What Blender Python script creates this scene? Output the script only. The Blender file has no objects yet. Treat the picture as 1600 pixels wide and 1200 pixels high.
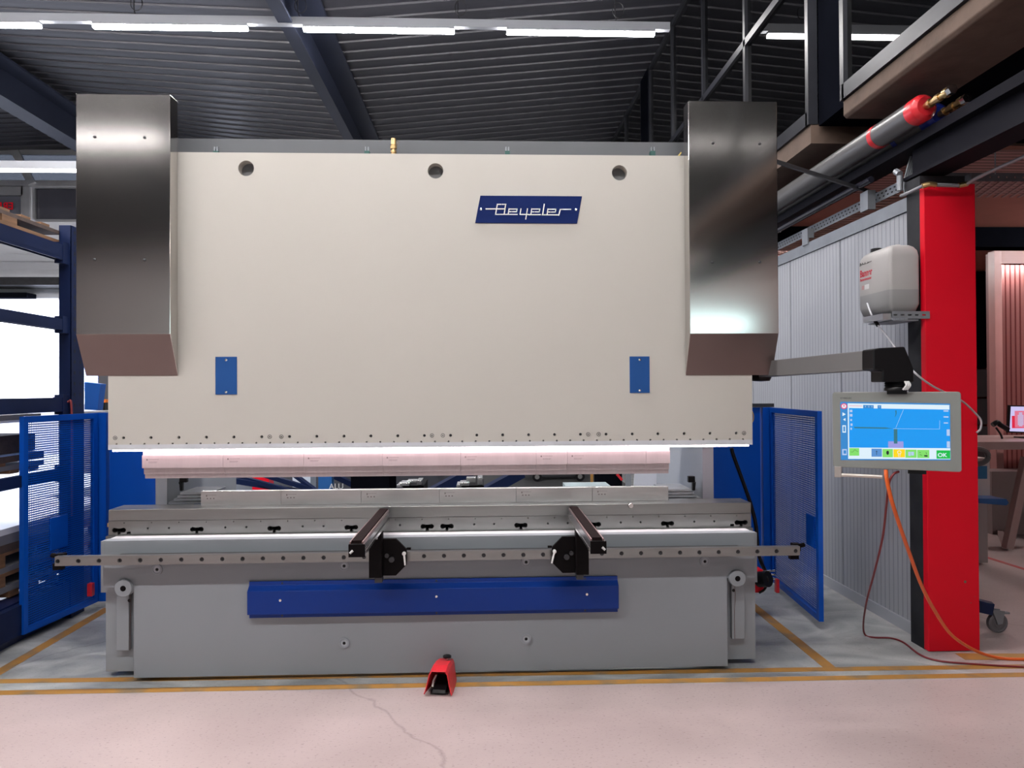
import bpy, bmesh, math, random
from mathutils import Vector, Matrix

random.seed(7)
SC = bpy.context.scene
COL = SC.collection
R = math.radians

# ------------------------------------------------------------------ camera, world, exposure
CAM = Vector((0.0, 0.0, 1.55))
FPX = 1109.0
YAW, PITCH, ROLL = R(2.17), R(0.49), R(0.30)
_f = Vector((math.sin(YAW) * math.cos(PITCH), math.cos(YAW) * math.cos(PITCH), math.sin(PITCH)))
_r = Vector((math.cos(YAW), -math.sin(YAW), 0.0))
_u = _r.cross(_f)
_r2 = _r * math.cos(ROLL) - _u * math.sin(ROLL)
_u2 = _u * math.cos(ROLL) + _r * math.sin(ROLL)
cam_data = bpy.data.cameras.new('camera')
cam_data.lens = 36.0 * FPX / 1600.0
cam_data.sensor_width = 36.0
cam_data.sensor_fit = 'HORIZONTAL'
cam_data.clip_end = 200
cam = bpy.data.objects.new('camera', cam_data)
_m = Matrix((_r2, _u2, -_f)).transposed().to_4x4()
_m.translation = CAM
cam.matrix_world = _m
COL.objects.link(cam)
SC.camera = cam

world = bpy.data.worlds.new('daylight')
SC.world = world
world.use_nodes = True
_bg = world.node_tree.nodes['Background']
_bg.inputs[0].default_value = (0.80, 0.86, 1.0, 1)
_bg.inputs[1].default_value = 5.0

SC.view_settings.view_transform = 'Standard'
SC.view_settings.look = 'None'
SC.view_settings.gamma = 1
SC.view_settings.use_curve_mapping = False
SC.view_settings.exposure = 1.0
LAMP_POWER = 100.0            # emission strength of the tubes
SC.cycles.max_bounces = 8
SC.cycles.diffuse_bounces = 5
SC.cycles.glossy_bounces = 5
SC.cycles.transmission_bounces = 6
SC.cycles.transparent_max_bounces = 12
SC.cycles.sample_clamp_indirect = 6
SC.cycles.use_denoising = True
SC.cycles.caustics_reflective = False
SC.cycles.caustics_refractive = False


def ray(px, py):
    return _f + _r2 * ((px - 800.0) / FPX) + _u2 * ((600.0 - py) / FPX)


def at(px, py, Y):
    d = ray(px, py)
    return CAM + d * (Y / d.y)


def atz(px, py, z=0.0):
    d = ray(px, py)
    return CAM + d * ((z - CAM.z) / d.z)


def atx(px, py, X):
    d = ray(px, py)
    return CAM + d * (X / d.x)


def ax(px, Y, py=600): return at(px, py, Y).x
def az(py, Y, px=700): return at(px, py, Y).z


# ------------------------------------------------------------------ materials
MATS = {}


def nodes_of(m):
    m.use_nodes = True
    nt = m.node_tree
    return nt, nt.nodes['Principled BSDF']


def mat(name, col, rough=0.5, metal=0.0, noise=0.06, scale=6.0, stretch=(1, 1, 1), bump=0.0, bscale=60, spec=0.5,
        rvar=0.0, aniso=0.0, coat=0.0):
    """painted or bare surface: colour with faint procedural unevenness"""
    if name in MATS:
        return MATS[name]
    m = bpy.data.materials.new(name)
    nt, b = nodes_of(m)
    N, L = nt.nodes, nt.links
    b.inputs['Roughness'].default_value = rough
    b.inputs['Metallic'].default_value = metal
    b.inputs['Specular IOR Level'].default_value = spec
    b.inputs['Coat Weight'].default_value = coat
    b.inputs['Anisotropic'].default_value = aniso
    tc = N.new('ShaderNodeTexCoord')
    mp = N.new('ShaderNodeMapping')
    mp.inputs['Scale'].default_value = stretch
    L.new(tc.outputs['Object'], mp.inputs['Vector'])
    nz = N.new('ShaderNodeTexNoise')
    nz.inputs['Scale'].default_value = scale
    nz.inputs['Detail'].default_value = 5
    L.new(mp.outputs[0], nz.inputs['Vector'])
    mx = N.new('ShaderNodeMix')
    mx.data_type = 'RGBA'
    c = Vector(col[:3])
    mx.inputs[6].default_value = (*[max(0, v * (1 - noise * 1.6)) for v in c], 1)
    mx.inputs[7].default_value = (*[min(1, v * (1 + noise * 1.6)) for v in c], 1)
    L.new(nz.outputs['Fac'], mx.inputs[0])
    L.new(mx.outputs[2], b.inputs['Base Color'])
    if rvar:
        mr = N.new('ShaderNodeMapRange')
        mr.inputs['To Min'].default_value = max(0, rough - rvar)
        mr.inputs['To Max'].default_value = min(1, rough + rvar)
        L.new(nz.outputs['Fac'], mr.inputs['Value'])
        L.new(mr.outputs[0], b.inputs['Roughness'])
    if bump:
        n2 = N.new('ShaderNodeTexNoise')
        n2.inputs['Scale'].default_value = bscale
        L.new(mp.outputs[0], n2.inputs['Vector'])
        bp = N.new('ShaderNodeBump')
        bp.inputs['Strength'].default_value = bump
        bp.inputs['Distance'].default_value = 0.002
        L.new(n2.outputs['Fac'], bp.inputs['Height'])
        L.new(bp.outputs[0], b.inputs['Normal'])
    MATS[name] = m
    return m


def emit(name, col, strength):
    if name in MATS:
        return MATS[name]
    m = bpy.data.materials.new(name)
    nt, b = nodes_of(m)
    b.inputs['Base Color'].default_value = (0.02, 0.02, 0.02, 1) if strength < 5 else (*col, 1)
    b.inputs['Roughness'].default_value = 0.3
    b.inputs['Specular IOR Level'].default_value = 0.1
    b.inputs['Emission Color'].default_value = (*col, 1)
    b.inputs['Emission Strength'].default_value = strength
    MATS[name] = m
    return m


def glass(name, tint, refl=1.0):
    if name in MATS:
        return MATS[name]
    m = bpy.data.materials.new(name)
    m.use_nodes = True
    nt = m.node_tree
    N, L = nt.nodes, nt.links
    N.clear()
    out = N.new('ShaderNodeOutputMaterial')
    tr = N.new('ShaderNodeBsdfTransparent')
    tr.inputs[0].default_value = (*tint, 1)
    gl = N.new('ShaderNodeBsdfGlossy')
    gl.inputs['Roughness'].default_value = 0.015
    gl.inputs[0].default_value = (refl, refl, refl, 1)
    fr = N.new('ShaderNodeFresnel')
    fr.inputs[0].default_value = 1.6
    mx = N.new('ShaderNodeMixShader')
    L.new(fr.outputs[0], mx.inputs[0])
    L.new(tr.outputs[0], mx.inputs[1])
    L.new(gl.outputs[0], mx.inputs[2])
    L.new(mx.outputs[0], out.inputs[0])
    MATS[name] = m
    return m


CREAM = mat('cream_paint', (0.50, 0.48, 0.44), 0.5, noise=0.02, scale=1.5, bump=0.05, bscale=250)
GREY = mat('grey_paint', (0.230, 0.248, 0.272), 0.5, noise=0.03, scale=2, bump=0.05, bscale=250)
LGREY = mat('light_grey_paint', (0.36, 0.38, 0.42), 0.45, noise=0.03, scale=2)
CRASHB = mat('crash_cover_blue', (0.002, 0.028, 0.20), 0.35, noise=0.03, scale=3, spec=0.25)
BLUE = mat('blue_paint', (0.002, 0.072, 0.42), 0.4, noise=0.06, scale=3, spec=0.2)
PLATEBLUE = mat('plate_blue', (0.015, 0.075, 0.26), 0.5, noise=0.05, scale=8, spec=0.2)
RACKBLUE = mat('rack_blue_paint', (0.006, 0.014, 0.055), 0.45, noise=0.12, scale=7, spec=0.2)
STAIN = mat('brushed_stainless', (0.62, 0.595, 0.575), 0.12, 1.0, noise=0.012, scale=4, stretch=(1, 1, 30), rvar=0.01)
STEEL = mat('machined_steel', (0.30, 0.30, 0.295), 0.36, 1.0, noise=0.16, scale=3, stretch=(0.7, 3, 6), rvar=0.08, bump=0.05,
            bscale=80)
DIESTEEL = mat('ground_steel', (0.52, 0.51, 0.505), 0.32, 1.0, noise=0.10, scale=5, stretch=(1, 3, 5), rvar=0.06)
PUNCH = mat('nitrided_punch_steel', (0.52, 0.44, 0.45), 0.42, 0.8, noise=0.08, scale=6, stretch=(6, 3, 1), rvar=0.05)
DSTEEL = mat('dark_steel', (0.05, 0.05, 0.055), 0.4, 0.6, noise=0.15, scale=20)
BLACK = mat('black_plastic', (0.005, 0.005, 0.006), 0.35, noise=0.2, scale=20, spec=0.25)
BLACKM = mat('black_anodised', (0.005, 0.004, 0.0045), 0.5, noise=0.2, scale=10, spec=0.06)
BLACKPAINT = mat('black_steel_paint', (0.004, 0.0045, 0.007), 0.9, noise=0.2, scale=5, spec=0.0)
BEAMBLUE = mat('roof_beam_paint', (0.022, 0.027, 0.048), 0.5, noise=0.2, scale=2, spec=0.25)
CHROME = mat('polished_metal', (0.75, 0.74, 0.72), 0.18, 1.0, noise=0.04)
ALU = mat('aluminium', (0.62, 0.62, 0.64), 0.4, 1.0, noise=0.08, scale=5)
GALV = mat('galvanised_steel', (0.24, 0.255, 0.28), 0.5, 0.5, noise=0.12, scale=9)
BRASS = mat('brass', (0.55, 0.38, 0.18), 0.35, 1.0, noise=0.1)
REDP = mat('red_paint', (0.66, 0.004, 0.018), 0.5, noise=0.05, scale=3, spec=0.2)
REDPL = mat('red_plastic', (0.62, 0.02, 0.03), 0.35, noise=0.05)
REDCABLE = mat('dark_red_rubber', (0.17, 0.015, 0.02), 0.45, noise=0.1)
ORANGE = mat('orange_rubber', (0.72, 0.12, 0.015), 0.4, noise=0.08)
WHITEPL = mat('white_plastic', (0.7, 0.7, 0.7), 0.4, noise=0.02)
CLEARPL = mat('clear_tube', (0.42, 0.42, 0.45), 0.25, noise=0.05)
MONGREY = mat('monitor_grey', (0.21, 0.22, 0.21), 0.42, noise=0.02)
WOOD = mat('pallet_wood', (0.20, 0.105, 0.055), 0.75, noise=0.35, scale=6, stretch=(8, 1, 8))
CHIP = mat('brown_board', (0.085, 0.058, 0.05), 0.7, noise=0.3, scale=30)
PEWTER = mat('slab_concrete', (0.085, 0.055, 0.04), 0.85, noise=0.30, scale=7, bump=0.5, bscale=30)
FRAMEM = mat('window_frame_metal', (0.018, 0.019, 0.024), 0.4, 0.1, noise=0.15, spec=0.25)
WALLW = mat('white_panel', (0.36, 0.375, 0.41), 0.42, noise=0.02, scale=1.5)
PIPEW = mat('pipe_jacket', (0.085, 0.083, 0.085), 0.35, 0.0, noise=0.05, scale=4)
LEDTUBE = emit('lamp_tube', (1.0, 0.965, 0.95), LAMP_POWER)
LEDTUBE3 = emit('lamp_tube_rear', (1.0, 0.965, 0.95), 42.0)
LEDTUBE2 = emit('lamp_tube_far', (1.0, 0.965, 0.95), 6.5)
LEDSTRIP = emit('led_strip', (1.0, 0.80, 0.83), 12.0)
GLASSD = glass('dark_glass', (0.30, 0.33, 0.36))
GLASSC = glass('clear_glass', (0.80, 0.84, 0.86))


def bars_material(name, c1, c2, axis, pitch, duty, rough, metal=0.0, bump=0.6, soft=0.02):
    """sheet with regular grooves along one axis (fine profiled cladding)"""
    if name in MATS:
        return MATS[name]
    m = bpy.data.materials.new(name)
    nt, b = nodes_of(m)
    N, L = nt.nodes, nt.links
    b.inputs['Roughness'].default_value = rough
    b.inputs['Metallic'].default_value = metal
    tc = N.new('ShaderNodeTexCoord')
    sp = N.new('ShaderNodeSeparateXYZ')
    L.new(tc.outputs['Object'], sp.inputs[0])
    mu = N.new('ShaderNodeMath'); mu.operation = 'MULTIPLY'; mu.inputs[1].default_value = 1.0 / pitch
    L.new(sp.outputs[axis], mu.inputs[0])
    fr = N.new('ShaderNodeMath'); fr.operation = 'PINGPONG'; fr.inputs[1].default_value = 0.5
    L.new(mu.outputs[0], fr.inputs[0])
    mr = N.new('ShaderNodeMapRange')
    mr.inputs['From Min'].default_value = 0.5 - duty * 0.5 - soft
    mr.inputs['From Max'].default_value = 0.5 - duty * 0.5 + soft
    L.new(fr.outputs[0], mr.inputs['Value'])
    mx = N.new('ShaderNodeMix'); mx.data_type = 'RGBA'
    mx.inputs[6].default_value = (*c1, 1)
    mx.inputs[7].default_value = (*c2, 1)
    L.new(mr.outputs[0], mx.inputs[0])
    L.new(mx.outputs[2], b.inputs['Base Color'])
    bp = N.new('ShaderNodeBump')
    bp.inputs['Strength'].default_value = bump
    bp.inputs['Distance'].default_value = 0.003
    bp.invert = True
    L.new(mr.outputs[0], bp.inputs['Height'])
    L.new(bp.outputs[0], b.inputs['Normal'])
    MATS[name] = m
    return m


def floor_material():
    m = bpy.data.materials.new('workshop_floor')
    nt, b = nodes_of(m)
    N, L = nt.nodes, nt.links
    tc = N.new('ShaderNodeTexCoord')
    sp = N.new('ShaderNodeSeparateXYZ')
    L.new(tc.outputs['Object'], sp.inputs[0])
    # machine bay (bare grey concrete) lies beyond the yellow line and left of the column
    k = N.new('ShaderNodeMath'); k.operation = 'MULTIPLY_ADD'; k.inputs[1].default_value = 0.0085; k.inputs[2].default_value = -3.725
    L.new(sp.outputs[0], k.inputs[0])
    ysh = N.new('ShaderNodeMath'); ysh.operation = 'ADD'
    L.new(sp.outputs[1], ysh.inputs[0]); L.new(k.outputs[0], ysh.inputs[1])
    g1 = N.new('ShaderNodeMapRange'); g1.inputs['From Min'].default_value = -0.01; g1.inputs['From Max'].default_value = 0.01
    L.new(ysh.outputs[0], g1.inputs['Value'])
    g2 = N.new('ShaderNodeMapRange'); g2.inputs['From Min'].default_value = 2.6; g2.inputs['From Max'].default_value = 2.9
    g2.inputs['To Min'].default_value = 1; g2.inputs['To Max'].default_value = 0
    L.new(sp.outputs[0], g2.inputs['Value'])
    g = N.new('ShaderNodeMath'); g.operation = 'MULTIPLY'
    L.new(g1.outputs[0], g.inputs[0]); L.new(g2.outputs[0], g.inputs[1])

    def noise(scale, detail, st=(1, 1, 1), dist=0.0):
        mp = N.new('ShaderNodeMapping'); mp.inputs['Scale'].default_value = st
        L.new(tc.outputs['Object'], mp.inputs[0])
        n = N.new('ShaderNodeTexNoise'); n.inputs['Scale'].default_value = scale; n.inputs['Detail'].default_value = detail
        n.inputs['Distortion'].default_value = dist
        L.new(mp.outputs[0], n.inputs['Vector'])
        return n

    def ramp(src, p0, c0, p1, c1):
        r = N.new('ShaderNodeValToRGB')
        r.color_ramp.elements[0].position = p0; r.color_ramp.elements[0].color = (*c0, 1)
        r.color_ramp.elements[1].position = p1; r.color_ramp.elements[1].color = (*c1, 1)
        L.new(src, r.inputs[0])
        return r

    def mixc(fac, a, c, mode='MIX'):
        x = N.new('ShaderNodeMix'); x.data_type = 'RGBA'; x.blend_type = mode
        if isinstance(fac, float): x.inputs[0].default_value = fac
        else: L.new(fac, x.inputs[0])
        L.new(a, x.inputs[6]); L.new(c, x.inputs[7])
        return x

    n1 = noise(1.2, 6, dist=0.6)
    pink = ramp(n1.outputs['Fac'], 0.3, (0.36, 0.285, 0.278), 0.7, (0.45, 0.362, 0.355))
    n2 = noise(2.2, 9, (1, 1.6, 1), 1.4)
    grey = ramp(n2.outputs['Fac'], 0.32, (0.22, 0.23, 0.235), 0.72, (0.48, 0.49, 0.485))
    base = mixc(g.outputs[0], pink.outputs[0], grey.outputs[0])
    n3 = noise(60, 6, (1, 1.8, 1))
    spk = ramp(n3.outputs['Fac'], 0.30, (0.55, 0.52, 0.52), 0.40, (1, 1, 1))
    c2 = mixc(0.8, base.outputs[2], spk.outputs[0], 'MULTIPLY')
    vo = N.new('ShaderNodeTexVoronoi'); vo.feature = 'DISTANCE_TO_EDGE'; vo.inputs['Scale'].default_value = 0.38
    nd = noise(2.5, 6, dist=0.5)
    av = N.new('ShaderNodeMix'); av.data_type = 'VECTOR'; av.inputs[0].default_value = 0.22
    L.new(tc.outputs['Object'], av.inputs[4]); L.new(nd.outputs['Color'], av.inputs[5])
    L.new(av.outputs[1], vo.inputs['Vector'])
    crk = ramp(vo.outputs['Distance'], 0.0, (0.66, 0.64, 0.64), 0.002, (1, 1, 1))
    c3 = mixc(0.75, c2.outputs[2], crk.outputs[0], 'MULTIPLY')
    L.new(c3.outputs[2], b.inputs['Base Color'])
    rr = N.new('ShaderNodeMapRange'); rr.inputs['To Min'].default_value = 0.30; rr.inputs['To Max'].default_value = 0.5
    L.new(n2.outputs['Fac'], rr.inputs['Value'])
    L.new(rr.outputs[0], b.inputs['Roughness'])
    bp = N.new('ShaderNodeBump'); bp.inputs['Strength'].default_value = 0.15; bp.inputs['Distance'].default_value = 0.003
    L.new(n3.outputs['Fac'], bp.inputs['Height'])
    L.new(bp.outputs[0], b.inputs['Normal'])
    return m


def worn_paint(name, col, under):
    m = bpy.data.materials.new(name)
    nt, b = nodes_of(m)
    N, L = nt.nodes, nt.links
    tc = N.new('ShaderNodeTexCoord')
    n = N.new('ShaderNodeTexNoise'); n.inputs['Scale'].default_value = 6; n.inputs['Detail'].default_value = 8
    L.new(tc.outputs['Object'], n.inputs['Vector'])
    r = N.new('ShaderNodeValToRGB')
    r.color_ramp.elements[0].position = 0.36; r.color_ramp.elements[0].color = (*under, 1)
    r.color_ramp.elements[1].position = 0.50; r.color_ramp.elements[1].color = (*col, 1)
    L.new(n.outputs['Fac'], r.inputs[0])
    L.new(r.outputs[0], b.inputs['Base Color'])
    b.inputs['Roughness'].default_value = 0.5
    return m


YELLOW = worn_paint('yellow_line_paint', (0.36, 0.175, 0.035), (0.20, 0.14, 0.08))
REDLINE = worn_paint('red_line_paint', (0.45, 0.06, 0.06), (0.35, 0.12, 0.11))


# ------------------------------------------------------------------ mesh helpers
def wl(o):
    v = Vector((0, 0, 0))
    while o is not None:
        v += o.location
        o = o.parent
    return v


class MB:
    def __init__(self):
        self.v = []; self.f = []; self.s = []

    def add(self, vs, fs, smooth=False):
        n = len(self.v)
        self.v += [Vector(p) for p in vs]
        for f in fs:
            self.f.append([i + n for i in f]); self.s.append(smooth)
        return self

    def box(self, x0, x1, y0, y1, z0, z1):
        vs = [(x, y, z) for x in (x0, x1) for y in (y0, y1) for z in (z0, z1)]
        return self.add(vs, [(0, 1, 3, 2), (4, 6, 7, 5), (0, 4, 5, 1), (2, 3, 7, 6), (0, 2, 6, 4), (1, 5, 7, 3)])

    def bar(self, p0, p1, w, h, up=(0, 0, 1)):
        """rectangular bar from p0 to p1, w sideways, h along up"""
        p0, p1 = Vector(p0), Vector(p1)
        d = (p1 - p0).normalized()
        s = d.cross(Vector(up)).normalized()
        u = s.cross(d).normalized()
        vs = []
        for p in (p0, p1):
            for a, c in ((-1, -1), (1, -1), (1, 1), (-1, 1)):
                vs.append(p + s * (a * w / 2) + u * (c * h / 2))
        return self.add(vs, [(0, 3, 2, 1), (4, 5, 6, 7), (0, 1, 5, 4), (1, 2, 6, 5), (2, 3, 7, 6), (3, 0, 4, 7)])

    def cyl(self, p0, p1, r0, r1=None, n=20, caps=True):
        p0, p1 = Vector(p0), Vector(p1)
        r1 = r0 if r1 is None else r1
        d = (p1 - p0).normalized()
        a = Vector((0, 0, 1)) if abs(d.z) < 0.9 else Vector((1, 0, 0))
        s = d.cross(a).normalized(); t = d.cross(s)
        vs = []
        for p, r in ((p0, r0), (p1, r1)):
            for i in range(n):
                an = 2 * math.pi * i / n
                vs.append(p + (s * math.cos(an) + t * math.sin(an)) * r)
        self.add(vs, [(i, (i + 1) % n, n + (i + 1) % n, n + i) for i in range(n)], True)
        if caps:
            self.add(vs[:n], [tuple(range(n - 1, -1, -1))])
            self.add(vs[n:], [tuple(range(n))])
        return self

    def lathe(self, p, d, prof, n=24):
        """prof: list of (distance along d, radius)"""
        p, d = Vector(p), Vector(d).normalized()
        a = Vector((0, 0, 1)) if abs(d.z) < 0.9 else Vector((1, 0, 0))
        s = d.cross(a).normalized(); t = d.cross(s)
        vs = []
        for h, r in prof:
            for i in range(n):
                an = 2 * math.pi * i / n
                vs.append(p + d * h + (s * math.cos(an) + t * math.sin(an)) * max(r, 1e-5))
        fs = []
        for k in range(len(prof) - 1):
            for i in range(n):
                fs.append((k * n + i, k * n + (i + 1) % n, (k + 1) * n + (i + 1) % n, (k + 1) * n + i))
        return self.add(vs, fs, True)

    def tube(self, pts, r, n=10, sub=6):
        P = [Vector(p) for p in pts]
        Q = []
        if len(P) > 2 and sub > 1:
            E = [P[0] * 2 - P[1]] + P + [P[-1] * 2 - P[-2]]
            for i in range(1, len(E) - 2):
                for k in range(sub):
                    t = k / sub
                    a, b_, c, d = E[i - 1], E[i], E[i + 1], E[i + 2]
                    Q.append(0.5 * ((2 * b_) + (c - a) * t + (2 * a - 5 * b_ + 4 * c - d) * t * t + (3 * b_ - a - 3 * c + d) * t ** 3))
            Q.append(P[-1])
        else:
            Q = P
        vs = []
        prev = None
        for i, q in enumerate(Q):
            d = (Q[min(i + 1, len(Q) - 1)] - Q[max(i - 1, 0)]).normalized()
            if prev is None:
                a = Vector((0, 0, 1)) if abs(d.z) < 0.9 else Vector((1, 0, 0))
                s = d.cross(a).normalized()
            else:
                s = (prev - d * prev.dot(d)).normalized()
            prev = s
            t = d.cross(s)
            for j in range(n):
                an = 2 * math.pi * j / n
                vs.append(q + (s * math.cos(an) + t * math.sin(an)) * r)
        fs = []
        m = len(Q)
        for i in range(m - 1):
            for j in range(n):
                fs.append((i * n + j, i * n + (j + 1) % n, (i + 1) * n + (j + 1) % n, (i + 1) * n + j))
        self.add(vs, fs, True)
        self.add(vs[:n], [tuple(range(n - 1, -1, -1))])
        self.add(vs[-n:], [tuple(range(n))])
        return self

    def prism(self, outline, axis, a, c):
        """outline 2D polygon extruded along axis ('x': (y,z), 'y': (x,z), 'z': (x,y))"""
        def p3(u, w, k):
            return {'x': (k, u, w), 'y': (u, k, w), 'z': (u, w, k)}[axis]
        n = len(outline)
        vs = [p3(u, w, a) for u, w in outline] + [p3(u, w, c) for u, w in outline]
        fs = [tuple(range(n)), tuple(range(2 * n - 1, n - 1, -1))] + [(i, (i + 1) % n, n + (i + 1) % n, n + i) for i in range(n)]
        return self.add(vs, fs)

    def build(self, name, m, parent=None, bevel=0.0, seg=2, origin=None):
        me = bpy.data.meshes.new(name)
        xs = [p.x for p in self.v]; ys = [p.y for p in self.v]; zs = [p.z for p in self.v]
        o0 = Vector(origin) if origin is not None else Vector(((min(xs) + max(xs)) / 2, (min(ys) + max(ys)) / 2, min(zs)))
        me.from_pydata([p - o0 for p in self.v], [], self.f)
        me.polygons.foreach_set('use_smooth', self.s)
        bm = bmesh.new(); bm.from_mesh(me)
        bmesh.ops.remove_doubles(bm, verts=bm.verts, dist=1e-6)
        bmesh.ops.recalc_face_normals(bm, faces=bm.faces)
        bm.to_mesh(me); bm.free()
        if any(self.s):
            me.set_sharp_from_angle(angle=R(40))
        me.materials.append(m)
        o = bpy.data.objects.new(name, me)
        COL.objects.link(o)
        o.parent = parent
        o.location = o0 - (wl(parent) if parent else Vector((0, 0, 0)))
        if bevel:
            bv = o.modifiers.new('edge', 'BEVEL'); bv.width = bevel; bv.segments = seg; bv.limit_method = 'ANGLE'
            bv.angle_limit = R(35)
            bv.harden_normals = False
        return o


def curve_mesh(splines, depth):
    cu = bpy.data.curves.new('tmp', 'CURVE')
    cu.dimensions = '2D'; cu.fill_mode = 'BOTH'; cu.extrude = depth / 2
    for pts in splines:
        sp = cu.splines.new('POLY')
        sp.points.add(len(pts) - 1)
        for i, (x, y) in enumerate(pts):
            sp.points[i].co = (x, y, 0, 1)
        sp.use_cyclic_u = True
    ob = bpy.data.objects.new('tmp', cu)
    COL.objects.link(ob)
    dg = bpy.context.evaluated_depsgraph_get()
    me = bpy.data.meshes.new_from_object(ob.evaluated_get(dg))
    bpy.data.objects.remove(ob); bpy.data.curves.remove(cu)
    return me


def plate(name, m, parent, outline, holes, y0, y1, axis='y', bevel=0.0):
    """flat plate facing the camera side (XZ outline) with real holes through it"""
    me0 = curve_mesh([outline] + holes, y1 - y0)
    mb = MB()
    ym = (y0 + y1) / 2
    if axis == 'y':
        vs = [(v.co.x, ym + v.co.z, v.co.y) for v in me0.vertices]
    elif axis == 'x':
        vs = [(ym + v.co.z, v.co.x, v.co.y) for v in me0.vertices]
    else:
        vs = [(v.co.x, v.co.y, ym + v.co.z) for v in me0.vertices]
    mb.add(vs, [list(p.vertices) for p in me0.polygons])
    bpy.data.meshes.remove(me0)
    return mb.build(name, m, parent, bevel)


def circ(x, z, r, n=14):
    return [(x + r * math.cos(2 * math.pi * i / n), z + r * math.sin(2 * math.pi * i / n)) for i in range(n)]


def text_mb(s, size, origin, right, up, depth=0.001, bold=False, align='LEFT', squeeze=1.0, offset=0.0):
    cu = bpy.data.curves.new('tmp', 'FONT')
    cu.body = s; cu.size = size; cu.extrude = depth / 2; cu.align_x = align; cu.offset = offset
    ob = bpy.data.objects.new('tmp', cu)
    COL.objects.link(ob)
    dg = bpy.context.evaluated_depsgraph_get()
    me = bpy.data.meshes.new_from_object(ob.evaluated_get(dg))
    bpy.data.objects.remove(ob); bpy.data.curves.remove(cu)
    o, r, u = Vector(origin), Vector(right).normalized(), Vector(up).normalized()
    n = r.cross(u)
    mb = MB()
    mb.add([o + r * (v.co.x * squeeze) + u * v.co.y + n * v.co.z for v in me.vertices], [list(p.vertices) for p in me.polygons])
    bpy.data.meshes.remove(me)
    return mb


def tag(o, label=None, cat=None, group=None, kind=None):
    if label: o['label'] = label
    if cat: o['category'] = cat
    if group: o['group'] = group
    if kind: o['kind'] = kind
    return o


def empty(name, loc, label=None, cat=None, group=None, kind=None):
    o = bpy.data.objects.new(name, None)
    o.empty_display_size = 0.1
    COL.objects.link(o)
    o.location = loc
    return tag(o, label, cat, group, kind)


def struct(o):
    o['kind'] = 'structure'
    return o


def copy_tree(o, parent=None):
    c = o.copy()
    COL.objects.link(c)
    c.parent = parent
    for ch in [x for x in COL.objects if x.parent == o]:
        copy_tree(ch, c)
    return c

# ================================================================== THE ROOM
XM = 2.40            # plane of the mezzanine front
XL, XR = -12.0, 9.0
YB, YF = 14.0, -13.0

fl = struct(MB().add([(XL - .2, YF - .2, 0), (XR + .2, YF - .2, 0), (XR + .2, YB + .2, 0), (XL - .2, YB + .2, 0),
                      (XL - .2, YF - .2, -.2), (XR + .2, YF - .2, -.2), (XR + .2, YB + .2, -.2), (XL - .2, YB + .2, -.2)],
                     [(0, 1, 2, 3), (7, 6, 5, 4), (0, 4, 5, 1), (1, 5, 6, 2), (2, 6, 7, 3), (3, 7, 4, 0)])
            .build('floor', floor_material(), origin=(0, 0, 0)))


def floor_stripe(p, q, w, m, name='painted_line'):
    p, q = atz(*p), atz(*q)
    d = (q - p).normalized(); s = Vector((-d.y, d.x, 0)) * w / 2
    mb = MB()
    top = [p - s, q - s, q + s, p + s]
    vs = [v + Vector((0, 0, 0.0012)) for v in top] + [v + Vector((0, 0, 0.0001)) for v in top]
    mb.add(vs, [(0, 1, 2, 3), (7, 6, 5, 4), (0, 4, 5, 1), (1, 5, 6, 2), (2, 6, 7, 3), (3, 7, 4, 0)])
    return mb.build(name, m, fl)


floor_stripe((-300, 1069), (1900, 1037), .055, YELLOW)
floor_stripe((-300, 1088), (1900, 1049), .055, YELLOW)
floor_stripe((-30, 1067), (170, 950), .07, YELLOW)
floor_stripe((1296, 1043), (1150, 925), .07, YELLOW)
floor_stripe((1500, 1026), (1900, 1028), .10, YELLOW)
floor_stripe((1500, 858), (1680, 914), .05, REDLINE)

# ---- ceiling: trapezoid deck in three bays, each bay's ribs running across the view
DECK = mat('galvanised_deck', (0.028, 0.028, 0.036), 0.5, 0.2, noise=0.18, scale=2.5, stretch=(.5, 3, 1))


def ceil_z(x, y):
    s = min(0.115, max(0.02, 0.03 + 0.016 * (y - 8)))
    if x < -6.6:
        return 5.80 + 4.6 * s - 0.05 * (-6.6 - x)
    if x < -2.0:
        return 5.80 + s * (-2.0 - x)
    return 5.80 + 0.095 * (x + 2.0)


def deck(name, x0, x1):
    mb = MB()
    pitch, d = 0.25, 0.034
    prof = []
    y = YF
    while y < YB:
        prof += [(y, 0), (y + .10, .003), (y + .212, 0), (y + .220, -.020), (y + .236, -.020), (y + .246, 0)]
        y += pitch
    xs = [x0, (x0 + x1) / 2, x1]
    vs = []; n = len(prof)
    for x in xs:
        for (yy, dz) in prof:
            vs.append((x, yy, ceil_z(min(max(x, x0 + 1e-4), x1 - 1e-4), yy) + dz))
    fs = []
    for k in range(len(xs) - 1):
        for i in range(n - 1):
            fs.append((k * n + i, k * n + i + 1, (k + 1) * n + i + 1, (k + 1) * n + i))
    mb.add(vs, fs)
    o = mb.build(name, DECK)
    return struct(o)


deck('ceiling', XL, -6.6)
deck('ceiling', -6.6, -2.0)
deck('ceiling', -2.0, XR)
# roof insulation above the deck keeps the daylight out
struct(MB().box(XL, XR, YF, YB, 7.1, 7.2).build('ceiling', BLACKPAINT))

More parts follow.
